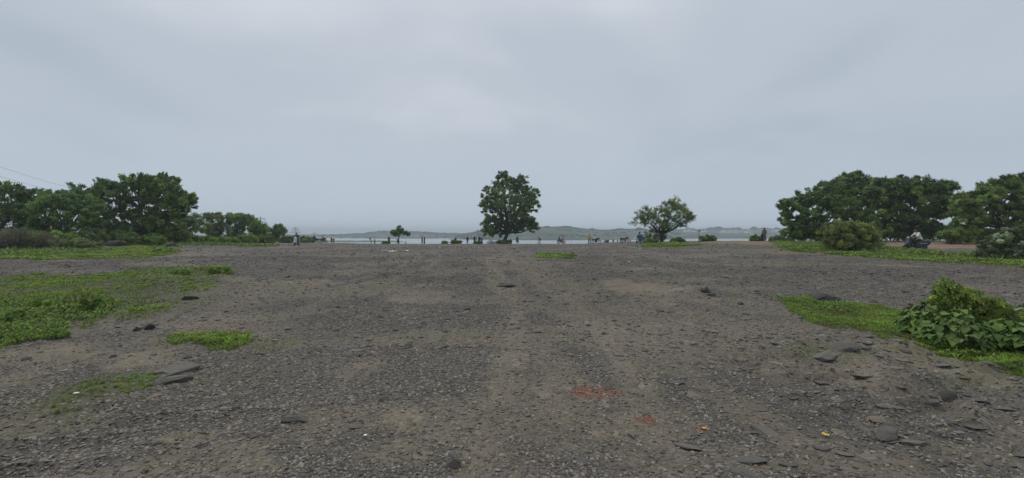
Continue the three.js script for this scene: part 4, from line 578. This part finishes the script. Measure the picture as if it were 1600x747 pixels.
function motorcycle(label, pos, turn, body, lean = 0) {
  const o = thing('motorcycle', label, 'motorcycle', pos, turn, 'motorcycles parked along the rim'); o.rotation.order = 'YXZ'; o.rotation.x = lean;
  wheel('wheel', 0.64, 0.30, 0.08, o, 12); wheel('wheel', -0.64, 0.30, 0.1, o, 12);
  part('frame', join([bar([0.42, 0.86, 0], [0.22, 0.36, 0], 0.022), bar([0.42, 0.86, 0], [-0.4, 0.72, 0], 0.022), bar([-0.4, 0.72, 0.08], [-0.86, 0.78, 0.09], 0.014), bar([-0.4, 0.72, -0.08], [-0.86, 0.78, -0.09], 0.014), bar([0.22, 0.36, 0], [-0.2, 0.32, 0], 0.022), bar([-0.2, 0.32, 0], [-0.36, 0.72, 0], 0.022), bar([-0.18, 0.34, 0.09], [-0.64, 0.30, 0.09], 0.022), bar([-0.18, 0.34, -0.09], [-0.64, 0.30, -0.09], 0.022)]), black, o);
  part('fuel_tank', smoothShape([[0.40, 0.86], [0.34, 0.98], [0.18, 1.02], [-0.04, 0.94], [-0.12, 0.84], [0.1, 0.80]], 0.28, 0.09), body, o);
  part('seat', smoothShape([[-0.06, 0.82], [-0.12, 0.89], [-0.4, 0.86], [-0.76, 0.92], [-0.82, 0.86], [-0.4, 0.78]], 0.25, 0.05), vinyl, o);
  part('engine', join([box(0.36, 0.2, 0.22, -0.02, 0.42, 0, 0.05), new THREE.CylinderGeometry(0.085, 0.095, 0.26, 12).rotateZ(-0.35).translate(0.1, 0.6, 0), ...[0, 1, 2, 3].map((i) => new THREE.CylinderGeometry(0.11, 0.11, 0.012, 14).rotateZ(-0.35).translate(0.07 + i * 0.016, 0.54 + i * 0.045, 0))]), darkSteel, o);
  part('exhaust', limb([V(0.2, 0.55, 0.08), V(0.24, 0.34, 0.12), V(0, 0.27, 0.14), V(-0.4, 0.3, 0.15), V(-0.92, 0.4, 0.16)], 0.022, 0.048, 8, 16), steelM, o);
  for (const s of [-1, 1]) { part('fork', bar([0.64, 0.30, s * 0.075], [0.40, 0.98, s * 0.075], 0.022, 8), steelM, o); part('shock_absorber', bar([-0.6, 0.34, s * 0.11], [-0.5, 0.76, s * 0.11], 0.028, 8), darkSteel, o); part('mirror', join([bar([0.32, 1.05, s * 0.26], [0.26, 1.24, s * 0.34], 0.007), ball(0.055, 0.255, 1.27, s * 0.35, 0.35, 0.8, 1.1, 10)]), black, o); part('side_panel', smoothShape([[-0.12, 0.56], [-0.16, 0.76], [-0.46, 0.74], [-0.36, 0.56]], 0.02, 0.008).translate(0, 0, s * 0.12), body, o); part('indicator', ball(0.03, 0.47, 0.86, s * 0.16, 1, 0.7, 0.8, 8), mat(0.5, 0.2, 0.02, 0.3), o); }
  part('handlebar', join([limb([V(0.28, 1.04, -0.36), V(0.34, 1.05, -0.2), V(0.4, 1.0, 0), V(0.34, 1.05, 0.2), V(0.28, 1.04, 0.36)], 0.013, 0.013, 6, 12), bar([0.28, 1.04, 0.25], [0.265, 1.035, 0.38], 0.019), bar([0.28, 1.04, -0.25], [0.265, 1.035, -0.38], 0.019)]), black, o);
  part('headlight', join([ball(0.1, 0.5, 0.92, 0, 0.85, 1, 1, 16)]), clearLens, o); part('headlight_cowl', smoothShape([[0.42, 0.84], [0.4, 1.02], [0.46, 1.12], [0.54, 1.02], [0.5, 0.84]], 0.2, 0.05), body, o);
  part('front_fender', smoothShape([[0.38, 0.52], [0.52, 0.63], [0.72, 0.64], [0.9, 0.52], [0.88, 0.49], [0.7, 0.6], [0.54, 0.59]], 0.11, 0.02), body, o); part('rear_fender', smoothShape([[-0.5, 0.66], [-0.7, 0.72], [-0.92, 0.62], [-0.98, 0.5], [-0.94, 0.5], [-0.86, 0.6], [-0.7, 0.66]], 0.14, 0.02), black, o);
  part('tail_light', box(0.06, 0.07, 0.16, -0.88, 0.78, 0, 0.02), redLens, o); part('number_plate', box(0.01, 0.12, 0.18, -0.975, 0.58, 0, 0.004), plateM, o); part('kickstand', bar([-0.1, 0.3, -0.12], [-0.14, lean ? 0.03 : 0.02, -0.3], 0.012), black, o);
  return o;
}

// ---------------------------------------------------------------- people: one continuous body from a distance field, clothes and hair as children
function mesher(f, lo, hi, cell) {   // surface nets over the box
  const n = [0, 1, 2].map((i) => Math.ceil((hi[i] - lo[i]) / cell) + 2), v = new Float32Array(n[0] * n[1] * n[2]), id = (x, y, z) => x + n[0] * (y + n[1] * z);
  for (let z = 0; z < n[2]; z++) for (let y = 0; y < n[1]; y++) for (let x = 0; x < n[0]; x++) v[id(x, y, z)] = f(lo[0] + x * cell, lo[1] + y * cell, lo[2] + z * cell);
  const at_ = new Int32Array(v.length).fill(-1), pos = [], idx = [];
  for (let z = 0; z < n[2] - 1; z++) for (let y = 0; y < n[1] - 1; y++) for (let x = 0; x < n[0] - 1; x++) {
    let s = [0, 0, 0], c = 0; const e = (ax, ay, az, bx, by, bz) => { const p = v[id(x + ax, y + ay, z + az)], q = v[id(x + bx, y + by, z + bz)]; if ((p < 0) !== (q < 0)) { const t = p / (p - q); s[0] += ax + (bx - ax) * t; s[1] += ay + (by - ay) * t; s[2] += az + (bz - az) * t; c++; } };
    for (const a of [0, 1]) for (const b of [0, 1]) { e(0, a, b, 1, a, b); e(a, 0, b, a, 1, b); e(a, b, 0, a, b, 1); }
    if (c) { at_[id(x, y, z)] = pos.length / 3; pos.push(lo[0] + (x + s[0] / c) * cell, lo[1] + (y + s[1] / c) * cell, lo[2] + (z + s[2] / c) * cell); }
  }
  const quad = (a, b, c, d, flip) => { if (a < 0 || b < 0 || c < 0 || d < 0) return; flip ? idx.push(a, c, b, a, d, c) : idx.push(a, b, c, a, c, d); };
  for (let z = 1; z < n[2] - 1; z++) for (let y = 1; y < n[1] - 1; y++) for (let x = 1; x < n[0] - 1; x++) {
    const p = v[id(x, y, z)] < 0;
    if (p !== v[id(x + 1, y, z)] < 0) quad(at_[id(x, y - 1, z - 1)], at_[id(x, y, z - 1)], at_[id(x, y, z)], at_[id(x, y - 1, z)], !p);
    if (p !== v[id(x, y + 1, z)] < 0) quad(at_[id(x - 1, y, z - 1)], at_[id(x - 1, y, z)], at_[id(x, y, z)], at_[id(x, y, z - 1)], !p);
    if (p !== v[id(x, y, z + 1)] < 0) quad(at_[id(x - 1, y - 1, z)], at_[id(x, y - 1, z)], at_[id(x, y, z)], at_[id(x - 1, y, z)], !p);
  }
  const g = new THREE.BufferGeometry(); g.setAttribute('position', new THREE.Float32BufferAttribute(pos, 3)); g.setIndex(idx); g.computeVertexNormals(); return g;
}
const capsule = (x, y, z, [ax, ay, az], [bx, by, bz], ra, rb) => { const ex = bx - ax, ey = by - ay, ez = bz - az, t = clamp(((x - ax) * ex + (y - ay) * ey + (z - az) * ez) / (ex * ex + ey * ey + ez * ez + 1e-9)); return Math.hypot(x - ax - ex * t, y - ay - ey * t, z - az - ez * t) - lerp(ra, rb, t); };
const smin = (a, b, k) => { const h = Math.max(k - Math.abs(a - b), 0) / k; return Math.min(a, b) - h * h * k * 0.25; };
function boundsOf(list, pad) { const lo = [9, 9, 9], hi = [-9, -9, -9]; for (const [a, b, ra, rb] of list) for (const [p, r] of [[a, ra], [b, rb]]) for (let i = 0; i < 3; i++) { lo[i] = Math.min(lo[i], p[i] - r - pad); hi[i] = Math.max(hi[i], p[i] + r + pad); } return [lo, hi]; }
function field(list, grow, k = 0.035) { return (x, y, z) => { let d = 9; for (const [a, b, ra, rb] of list) d = smin(d, capsule(x, y, z, a, b, ra + grow, rb + grow), k); return d; }; }
const mixp = (a, b, t) => a.map((v, i) => lerp(v, b[i], t)), addp = (a, b) => a.map((v, i) => v + b[i]);
// poses: joints for a figure 1.70 m tall; [pelvis, chest, neck, head] then elbow, wrist, knee, ankle for left (-z) and right (+z)
const POSES = {
  stand: { pel: [0, 0.92, 0], chest: [-0.01, 1.28, 0], neck: [0, 1.44, 0], head: [0.02, 1.585, 0], el: [[-0.03, 1.14, -0.25], [-0.03, 1.14, 0.25]], wr: [[0.03, 0.89, -0.26], [0.03, 0.89, 0.26]], kn: [[0.02, 0.49, -0.10], [0.02, 0.49, 0.11]], an: [[-0.02, 0.08, -0.11], [-0.02, 0.08, 0.13]] },
  hips: { pel: [0, 0.92, 0], chest: [-0.02, 1.28, 0], neck: [0, 1.44, 0], head: [0.03, 1.58, 0], el: [[-0.10, 1.14, -0.38], [-0.10, 1.14, 0.38]], wr: [[0.02, 0.99, -0.19], [0.02, 0.99, 0.19]], kn: [[0.02, 0.49, -0.13], [0.03, 0.49, 0.13]], an: [[-0.02, 0.08, -0.16], [-0.02, 0.08, 0.17]] },
  walk: { pel: [0, 0.90, 0], chest: [0.03, 1.26, 0], neck: [0.05, 1.42, 0], head: [0.08, 1.565, 0], el: [[0.06, 1.13, -0.25], [-0.08, 1.13, 0.25]], wr: [[0.20, 0.92, -0.24], [-0.08, 0.87, 0.27]], kn: [[0.03, 0.47, -0.09], [0.16, 0.49, 0.09]], an: [[-0.24, 0.16, -0.09], [0.22, 0.08, 0.09]] },
  ride: { pel: [-0.30, 0.88, 0], chest: [-0.16, 1.22, 0], neck: [-0.09, 1.37, 0], head: [-0.03, 1.505, 0], el: [[0.04, 1.06, -0.30], [0.04, 1.06, 0.30]], wr: [[0.27, 1.00, -0.31], [0.27, 1.00, 0.31]], kn: [[0.14, 0.74, -0.17], [0.14, 0.74, 0.17]], an: [[0.16, 0.40, -0.13], [0.16, 0.40, 0.13]] },
  perch: { pel: [-0.16, 0.95, 0], chest: [-0.15, 1.30, 0], neck: [-0.12, 1.45, 0], head: [-0.08, 1.59, 0], el: [[-0.10, 1.15, -0.27], [-0.10, 1.15, 0.27]], wr: [[0.10, 1.02, -0.16], [0.10, 1.02, 0.16]], kn: [[0.18, 0.72, -0.20], [0.18, 0.72, 0.20]], an: [[0.08, 0.34, -0.25], [0.08, 0.34, 0.25]] },
  crouch: { pel: [-0.12, 0.26, 0], chest: [0.0, 0.58, 0], neck: [0.06, 0.72, 0], head: [0.11, 0.855, 0], el: [[0.14, 0.45, -0.26], [0.14, 0.45, 0.26]], wr: [[0.32, 0.46, -0.10], [0.32, 0.46, 0.10]], kn: [[0.26, 0.50, -0.16], [0.26, 0.50, 0.16]], an: [[0.10, 0.08, -0.15], [0.10, 0.08, 0.15]] },
  photo: { pel: [0, 0.92, 0], chest: [-0.02, 1.28, 0], neck: [0, 1.44, 0], head: [0.03, 1.585, 0], el: [[0.12, 1.24, -0.28], [0.12, 1.24, 0.28]], wr: [[0.30, 1.46, -0.12], [0.30, 1.46, 0.12]], kn: [[0.02, 0.49, -0.10], [0.02, 0.49, 0.11]], an: [[-0.02, 0.08, -0.11], [-0.02, 0.08, 0.13]] },
  bend: { pel: [-0.08, 0.90, 0], chest: [0.16, 1.18, 0], neck: [0.27, 1.30, 0], head: [0.38, 1.38, 0], el: [[0.26, 0.98, -0.22], [0.26, 0.98, 0.22]], wr: [[0.36, 0.76, -0.14], [0.36, 0.76, 0.14]], kn: [[0.03, 0.48, -0.10], [0.03, 0.48, 0.11]], an: [[-0.04, 0.08, -0.11], [-0.04, 0.08, 0.13]] },
};
const figureCache = {};
function figure(pose, dress, fineness) {
  const key = pose + dress + fineness; if (figureCache[key]) return figureCache[key];
  const P = POSES[pose], back = P.chest.map((v, i) => v - P.pel[i]), bl = Math.hypot(...back), u = back.map((v) => v / bl), sh = [-1, 1].map((s) => addp(P.chest, [u[0] * 0.09, u[1] * 0.09, s * 0.175])), hip = [-1, 1].map((s) => addp(P.pel, [0, -0.03, s * 0.085]));
  const torso = [], arms = [], fore = [], legs = [], shins = [], feet = [], head = [];
  for (const s of [-1, 1]) torso.push([addp(P.pel, [0, 0.02, s * 0.065]), addp(mixp(P.pel, P.chest, 0.5), [0, 0, s * 0.055]), 0.105, 0.095], [addp(mixp(P.pel, P.chest, 0.5), [0, 0, s * 0.055]), addp(P.chest, [0, 0, s * 0.08]), 0.095, 0.108]);
  torso.push([sh[0], sh[1], 0.062, 0.062]);
  for (const i of [0, 1]) { arms.push([sh[i], P.el[i], 0.056, 0.042]); fore.push([P.el[i], P.wr[i], 0.04, 0.028]); legs.push([hip[i], P.kn[i], 0.088, 0.058]); shins.push([P.kn[i], mixp(P.kn[i], P.an[i], 0.35), 0.054, 0.057], [mixp(P.kn[i], P.an[i], 0.35), P.an[i], 0.057, 0.036]); feet.push([addp(P.an[i], [-0.03, -0.035, 0]), addp(P.an[i], [0.15, -0.045, 0]), 0.04, 0.034]); }
  const H = P.head; head.push([P.chest, H, 0.05, 0.048], [addp(H, [-0.012, 0.02, 0]), addp(H, [0.0, 0.035, 0]), 0.085, 0.082], [addp(H, [0.02, -0.03, 0]), addp(H, [0.045, -0.075, 0]), 0.062, 0.035]);
  const face = [[addp(H, [0.078, 0.01, 0]), addp(H, [0.098, -0.018, 0]), 0.01, 0.013], [addp(H, [-0.01, 0.012, 0.082]), addp(H, [-0.012, -0.018, 0.08]), 0.016, 0.01], [addp(H, [-0.01, 0.012, -0.082]), addp(H, [-0.012, -0.018, -0.08]), 0.016, 0.01]];
  const hand = (i) => { const w = P.wr[i], e = P.el[i], dv = w.map((v, q) => v - e[q]), L = Math.hypot(...dv), dd = dv.map((v) => v / L), s = i ? 1 : -1; const dir = V(...dd), side = V(1, 0, 0).addScaledVector(dir, -dir.x).normalize(); if (side.length() < 0.5 || Math.abs(dir.x) > 0.9) side.set(0, 0, -s).addScaledVector(dir, s * dir.z).normalize(); const nrm = V().crossVectors(dir, side).normalize().multiplyScalar(s); const pt = (a, b, c) => [w[0] + dir.x * a + side.x * b + nrm.x * c, w[1] + dir.y * a + side.y * b + nrm.y * c, w[2] + dir.z * a + side.z * b + nrm.z * c];
    const out = [[pt(0, 0, 0), pt(0.075, 0.022, 0), 0.026, 0.02], [pt(0, 0, 0), pt(0.072, -0.022, 0), 0.026, 0.019]]; [[0.034, 0.068], [0.012, 0.076], [-0.011, 0.07], [-0.033, 0.055]].forEach(([b, l]) => out.push([pt(0.078, b, 0), pt(0.078 + l * 0.5, b * 1.08, -0.012), 0.0095, 0.009], [pt(0.078 + l * 0.5, b * 1.08, -0.012), pt(0.078 + l * 0.85, b * 1.1, -0.034), 0.009, 0.0078])); out.push([pt(0.02, 0.03, -0.005), pt(0.052, 0.06, -0.018), 0.013, 0.0105], [pt(0.052, 0.06, -0.018), pt(0.082, 0.066, -0.03), 0.0105, 0.009]); return out; };
  const c = fineness ? 0.014 : 0.022, build = (list, grow, cell, k, cut) => { const [lo, hi] = boundsOf(list, grow + cell * 2), f = field(list, grow, k); return mesher(cut ? (x, y, z) => Math.max(f(x, y, z), cut(x, y, z)) : f, lo, hi, cell); };
  const all = [...torso, ...arms, ...fore, ...legs, ...shins, ...feet];
  const G = {};
  G.body = join([build([...all, [P.chest, P.neck, 0.055, 0.05]], 0, c, 0.04), build([...head, ...face], 0, fineness ? 0.007 : 0.012, 0.022), build(hand(0), 0, fineness ? 0.005 : 0.008, 0.012), build(hand(1), 0, fineness ? 0.005 : 0.008, 0.012)]);
  G.shirt = build([...torso, ...arms.map(([a, b, r]) => [a, mixp(a, b, 0.85), r + 0.006, 0.052]), [addp(P.pel, [0, 0.02, -0.05]), addp(P.pel, [0, 0.02, 0.05]), 0.122, 0.122]], 0.016, c, 0.035, (x, y, z) => (P.pel[1] - 0.10 - y) * 0.9);
  G.trousers = build([[addp(P.pel, [0, 0.03, -0.05]), addp(P.pel, [0, 0.03, 0.05]), 0.108, 0.108], ...legs, ...shins.map(([a, b, ra, rb]) => [a, b, ra + 0.004, rb + 0.014])], 0.014, c, 0.03);
  G.hair = build([[addp(H, [-0.02, 0.03, 0]), addp(H, [-0.002, 0.045, 0]), 0.09, 0.088]], 0.006, 0.012, 0.02, (x, y, z) => Math.min(0.9, ((x - H[0]) * 0.75 - (y - H[1]) * 0.55 - 0.012)));
  G.longHair = build([[addp(H, [-0.02, 0.03, 0]), addp(H, [-0.002, 0.045, 0]), 0.09, 0.088], [addp(H, [-0.05, 0.0, 0]), addp(H, [-0.10, -0.26, 0]), 0.07, 0.05]], 0.006, 0.012, 0.04, (x, y, z) => ((x - H[0]) * 0.75 - (y - H[1]) * 0.45 - 0.012));
  G.shoes = build(feet, 0.012, 0.012, 0.02);
  G.eyes = join([-1, 1].map((s) => ball(0.012, H[0] + 0.083, H[1] + 0.012, s * 0.032, 0.6, 0.7, 1, 8))); G.mouth = ball(0.02, H[0] + 0.082, H[1] - 0.056, 0, 0.3, 0.25, 1.1, 8);
  if (dress) G.dress = build([...torso, ...arms.map(([a, b, r]) => [a, b, r + 0.006, 0.05]), [addp(P.pel, [0, 0.05, -0.04]), [P.an[0][0] + 0.03, P.an[0][1] + 0.2, P.an[0][2]], 0.11, 0.13], [addp(P.pel, [0, 0.05, 0.04]), [P.an[1][0] + 0.03, P.an[1][1] + 0.2, P.an[1][2]], 0.11, 0.13]], 0.016, c, 0.06);
  return figureCache[key] = G;
}
const cloth = (r, g, b) => mat(r, g, b, 0.9), skinM = mat(0.24, 0.14, 0.09, 0.6), hairM = mat(0.012, 0.011, 0.011, 0.6), eyeM = mat(0.03, 0.025, 0.02, 0.3), lipM = mat(0.22, 0.09, 0.07, 0.6);
function person(label, pos, turn, { pose = 'stand', top = cloth(0.6, 0.6, 0.6), legs = cloth(0.03, 0.03, 0.04), dress, long, scale = 1, shoes = cloth(0.03, 0.03, 0.03), fine = 0, group }) {
  const G = figure(pose, dress ? 1 : 0, fine), o = thing('person', label, 'person', pos, turn, group); o.scale.setScalar(scale);
  const b = part('body', G.body, skinM, o); part('eyes', G.eyes, eyeM, b); part('mouth', G.mouth, lipM, b);
  if (dress) part('dress', G.dress, dress, o); else { part('shirt', G.shirt, top, o); }
  part('trousers', G.trousers, legs, o); part('hair', long ? G.longHair : G.hair, hairM, o); part('shoes', G.shoes, shoes, o);
  return o;
}
const on = (px, d, up = 0) => { const x = (px - 800) / F * d; return [x, gy(x, -d) + up, -d]; };
const AWAY = Math.PI / 2, HERE = -Math.PI / 2, LEFT = Math.PI, RIGHT = 0;
const white = cloth(0.72, 0.72, 0.72), navy = cloth(0.03, 0.045, 0.10), dark = cloth(0.025, 0.025, 0.03), pink = cloth(0.55, 0.28, 0.25), maroon = cloth(0.12, 0.03, 0.05), jeans = cloth(0.23, 0.29, 0.42), orange = cloth(0.5, 0.3, 0.1), skyBlue = cloth(0.38, 0.55, 0.75), mauve = cloth(0.26, 0.18, 0.20), gw = 'people strolling along the rim above the lake';

// the man walking towards the lake
{
  const man = person('man in navy shirt and light jeans walking away towards the lake', on(1000, 41), AWAY + 0.15, { pose: 'walk', top: cloth(0.05, 0.075, 0.15), legs: jeans, shoes: white, fine: 1 });
  const p = on(1000, 41), b = thing('shoulder_bag', 'small maroon bag hanging from the left hand of the walking man', 'bag', [p[0] - 0.25, p[1] + 0.62, p[2] - 0.16], AWAY);
  part('pouch', box(0.26, 0.24, 0.12, 0, 0.11, 0, 0.04), maroon, b); part('strap', limb([V(-0.09, 0.22, 0), V(-0.03, 0.34, 0), V(0.03, 0.34, 0), V(0.09, 0.22, 0)], 0.009, 0.009, 6, 10), maroon, b);
}
// scooter passing in front of the right thicket
{
  const p = on(1430, 33.4), turn = LEFT - 0.18; scooter('dark scooter passing in front of the right thicket', p, turn, paint(0.014, 0.014, 0.018), steelM);
  person('rider in a white shirt on the dark scooter by the right thicket', p, turn, { pose: 'ride', top: cloth(0.66, 0.63, 0.58), legs: cloth(0.015, 0.015, 0.02), fine: 1, scale: 1.03 });
}
// scooter coming towards the camera
{
  const p = on(463.5, 54), turn = HERE + 0.12; scooter('white fronted scooter ridden straight towards us on the left', p, turn, paint(0.05, 0.05, 0.055), steelM, paint(0.4, 0.4, 0.42));
  person('rider in a dark shirt on the white fronted scooter', p, turn, { pose: 'ride', top: cloth(0.09, 0.075, 0.08), legs: dark, fine: 1 });
}
// people and machines along the rim
motorcycle('dark motorcycle parked left of the man in yellow', on(494, 99), LEFT + 0.3, paint(0.02, 0.02, 0.025)); person('person in dark clothes sitting on the leftmost parked motorcycle', on(491.5, 99.3), AWAY, { pose: 'perch', top: dark, legs: dark, group: gw });
motorcycle('dark motorcycle carrying the person in yellow', on(506, 94), RIGHT - 0.3, paint(0.03, 0.03, 0.035)); person('person in a yellow top sitting on a motorcycle at the left rim', on(505, 94), RIGHT - 0.3, { pose: 'perch', top: orange, legs: dark, group: gw, scale: 0.92 });
person('child in dark pink beside the man in the white shirt, far left', on(517.8, 92), AWAY, { top: maroon, legs: maroon, scale: 0.72, group: gw }); person('man in white shirt and dark trousers holding close to a child, far left', on(521, 92), AWAY + 0.3, { top: white, legs: dark, scale: 0.98, group: gw });
const bp = on(579.6, 100), bpk = person('person in white carrying a black backpack left of the slim young tree', bp, RIGHT + 0.6, { top: white, legs: dark, scale: 0.86, group: gw });
{ const b = thing('backpack', 'black backpack on the person in white left of the young tree', 'backpack', [bp[0] - 0.19, bp[1] + 0.93, bp[2] + 0.13], 0.6); part('pouch', box(0.2, 0.42, 0.3, 0, 0.21, 0, 0.07), dark, b); part('pocket', box(0.07, 0.2, 0.22, -0.12, 0.14, 0, 0.03), dark, b); }
person('person in white shirt standing right of the backpack wearer', on(585.4, 99), AWAY - 0.5, { top: white, legs: dark, scale: 0.82, group: gw });
person('person in dark red with bare shins left of the slim young tree', on(607.7, 100), AWAY, { dress: cloth(0.10, 0.03, 0.04), long: true, scale: 1.0, group: gw });
motorcycle('dark motorcycle parked under the slim young tree', on(621.5, 97), AWAY + 0.5, paint(0.02, 0.02, 0.02)); person('person crouching right of the slim young tree', on(633.8, 98), AWAY, { pose: 'crouch', top: white, legs: dark, scale: 0.7, group: gw });
person('taller of the dark dressed couple right of the slim young tree', on(659.6, 98), AWAY, { pose: 'photo', top: mauve, legs: dark, scale: 0.98, group: gw }); person('shorter long haired one of the dark dressed couple right of the slim young tree', on(663.2, 97), LEFT + 0.6, { dress: navy, long: true, scale: 0.94, group: gw });
person('person in white shirt at the left of the dark low bush', on(706, 98), AWAY, { top: white, legs: cloth(0.2, 0.17, 0.15), group: gw }); person('dark dressed person standing behind the dark low bush', on(711.8, 106), AWAY, { top: dark, legs: dark, group: gw });
person('lone person in black halfway between low bush and big round tree', on(730.4, 97), AWAY, { top: dark, legs: dark, group: gw });
person('dark long haired person at the left of the group by the big round tree', on(741.3, 95), AWAY, { top: dark, legs: dark, long: true, group: gw }); person('person in pale pink second in the group by the big round tree', on(744, 94.4), LEFT, { top: pink, legs: dark, scale: 0.93, group: gw }); person('dark dressed person third in the group by the big round tree', on(749.2, 95), AWAY, { top: navy, legs: dark, group: gw }); person('person in plum top at the right of the group by the big round tree', on(752.6, 95.5), AWAY, { top: mauve, legs: dark, scale: 0.9, group: gw });
person('person crouching right of the big tree trunk', on(798, 86), AWAY, { pose: 'crouch', top: dark, legs: dark, scale: 1.05, group: gw });
motorcycle('motorcycle seen end on right of the big tree trunk', on(808.5, 92), HERE, paint(0.03, 0.03, 0.04)); person('person in pale shirt sitting on the end on motorcycle right of the big tree', on(808.3, 92), HERE, { pose: 'perch', top: cloth(0.5, 0.4, 0.4), legs: dark, group: gw });
person('person in white standing by the bending person in the middle', on(840.8, 98), RIGHT, { top: white, legs: cloth(0.4, 0.4, 0.42), scale: 0.97, group: gw }); person('dark dressed person bending forward in the middle of the rim', on(843.6, 96), LEFT, { pose: 'bend', top: dark, legs: dark, scale: 1.06, group: gw });
motorcycle('motorcycle behind the woman in the pink dress', on(877, 94), RIGHT, paint(0.04, 0.05, 0.08)); person('dark dressed person on the motorcycle beside the woman in pink', on(874.8, 94.3), RIGHT, { pose: 'perch', top: maroon, legs: navy, group: gw }); person('woman in a long pink dress in the middle of the rim', on(879.7, 92), AWAY, { dress: pink, long: true, scale: 0.98, group: gw });
person('man in orange shirt with hands on his hips', on(921, 76), AWAY, { pose: 'hips', top: orange, legs: dark, scale: 1.02, fine: 1, group: gw });
motorcycle('dark motorcycle with a rider in white beside the man in orange', on(932, 80), RIGHT - 0.2, paint(0.02, 0.02, 0.022)); person('rider in white on the motorcycle beside the man in orange', on(930.2, 80), RIGHT - 0.2, { pose: 'perch', top: white, legs: dark, scale: 0.95, group: gw });
motorcycle('unattended red and black motorcycle leaning on its stand near the thorn tree', on(977, 74), RIGHT - 0.35, paint(0.16, 0.04, 0.04), -0.14);
motorcycle('red motorcycle half hidden by the walking man', on(1009, 66), RIGHT - 0.4, paint(0.3, 0.05, 0.04)); person('person in light blue on the red motorcycle behind the walking man', on(1007.5, 66), AWAY - 0.3, { pose: 'perch', top: skyBlue, legs: dark, group: gw });
person('woman in white top with raised arms left of the round bush', on(1093, 62), AWAY + 0.4, { pose: 'photo', top: white, legs: cloth(0.2, 0.28, 0.42), long: true, scale: 0.98, fine: 1, group: gw });
person('woman in a mauve dress with long dark hair left of the right thicket', on(1194.2, 55), AWAY, { dress: mauve, long: true, fine: 1, group: gw }); person('dark dressed child close beside the woman in mauve', on(1191, 54.6), AWAY, { top: dark, legs: dark, scale: 0.62, group: gw });
person('person sitting low beyond the rim left of the leaning motorcycle', on(958.2, 100), AWAY, { pose: 'crouch', top: dark, legs: dark, scale: 0.7, group: gw }); person('person sitting low close left of the leaning motorcycle', on(965, 100), AWAY, { pose: 'crouch', top: maroon, legs: dark, scale: 0.55, group: gw });

scene.traverse((o) => { if (o.isMesh) { o.castShadow = true; o.receiveShadow = true; } });
renderer.render(scene, camera);
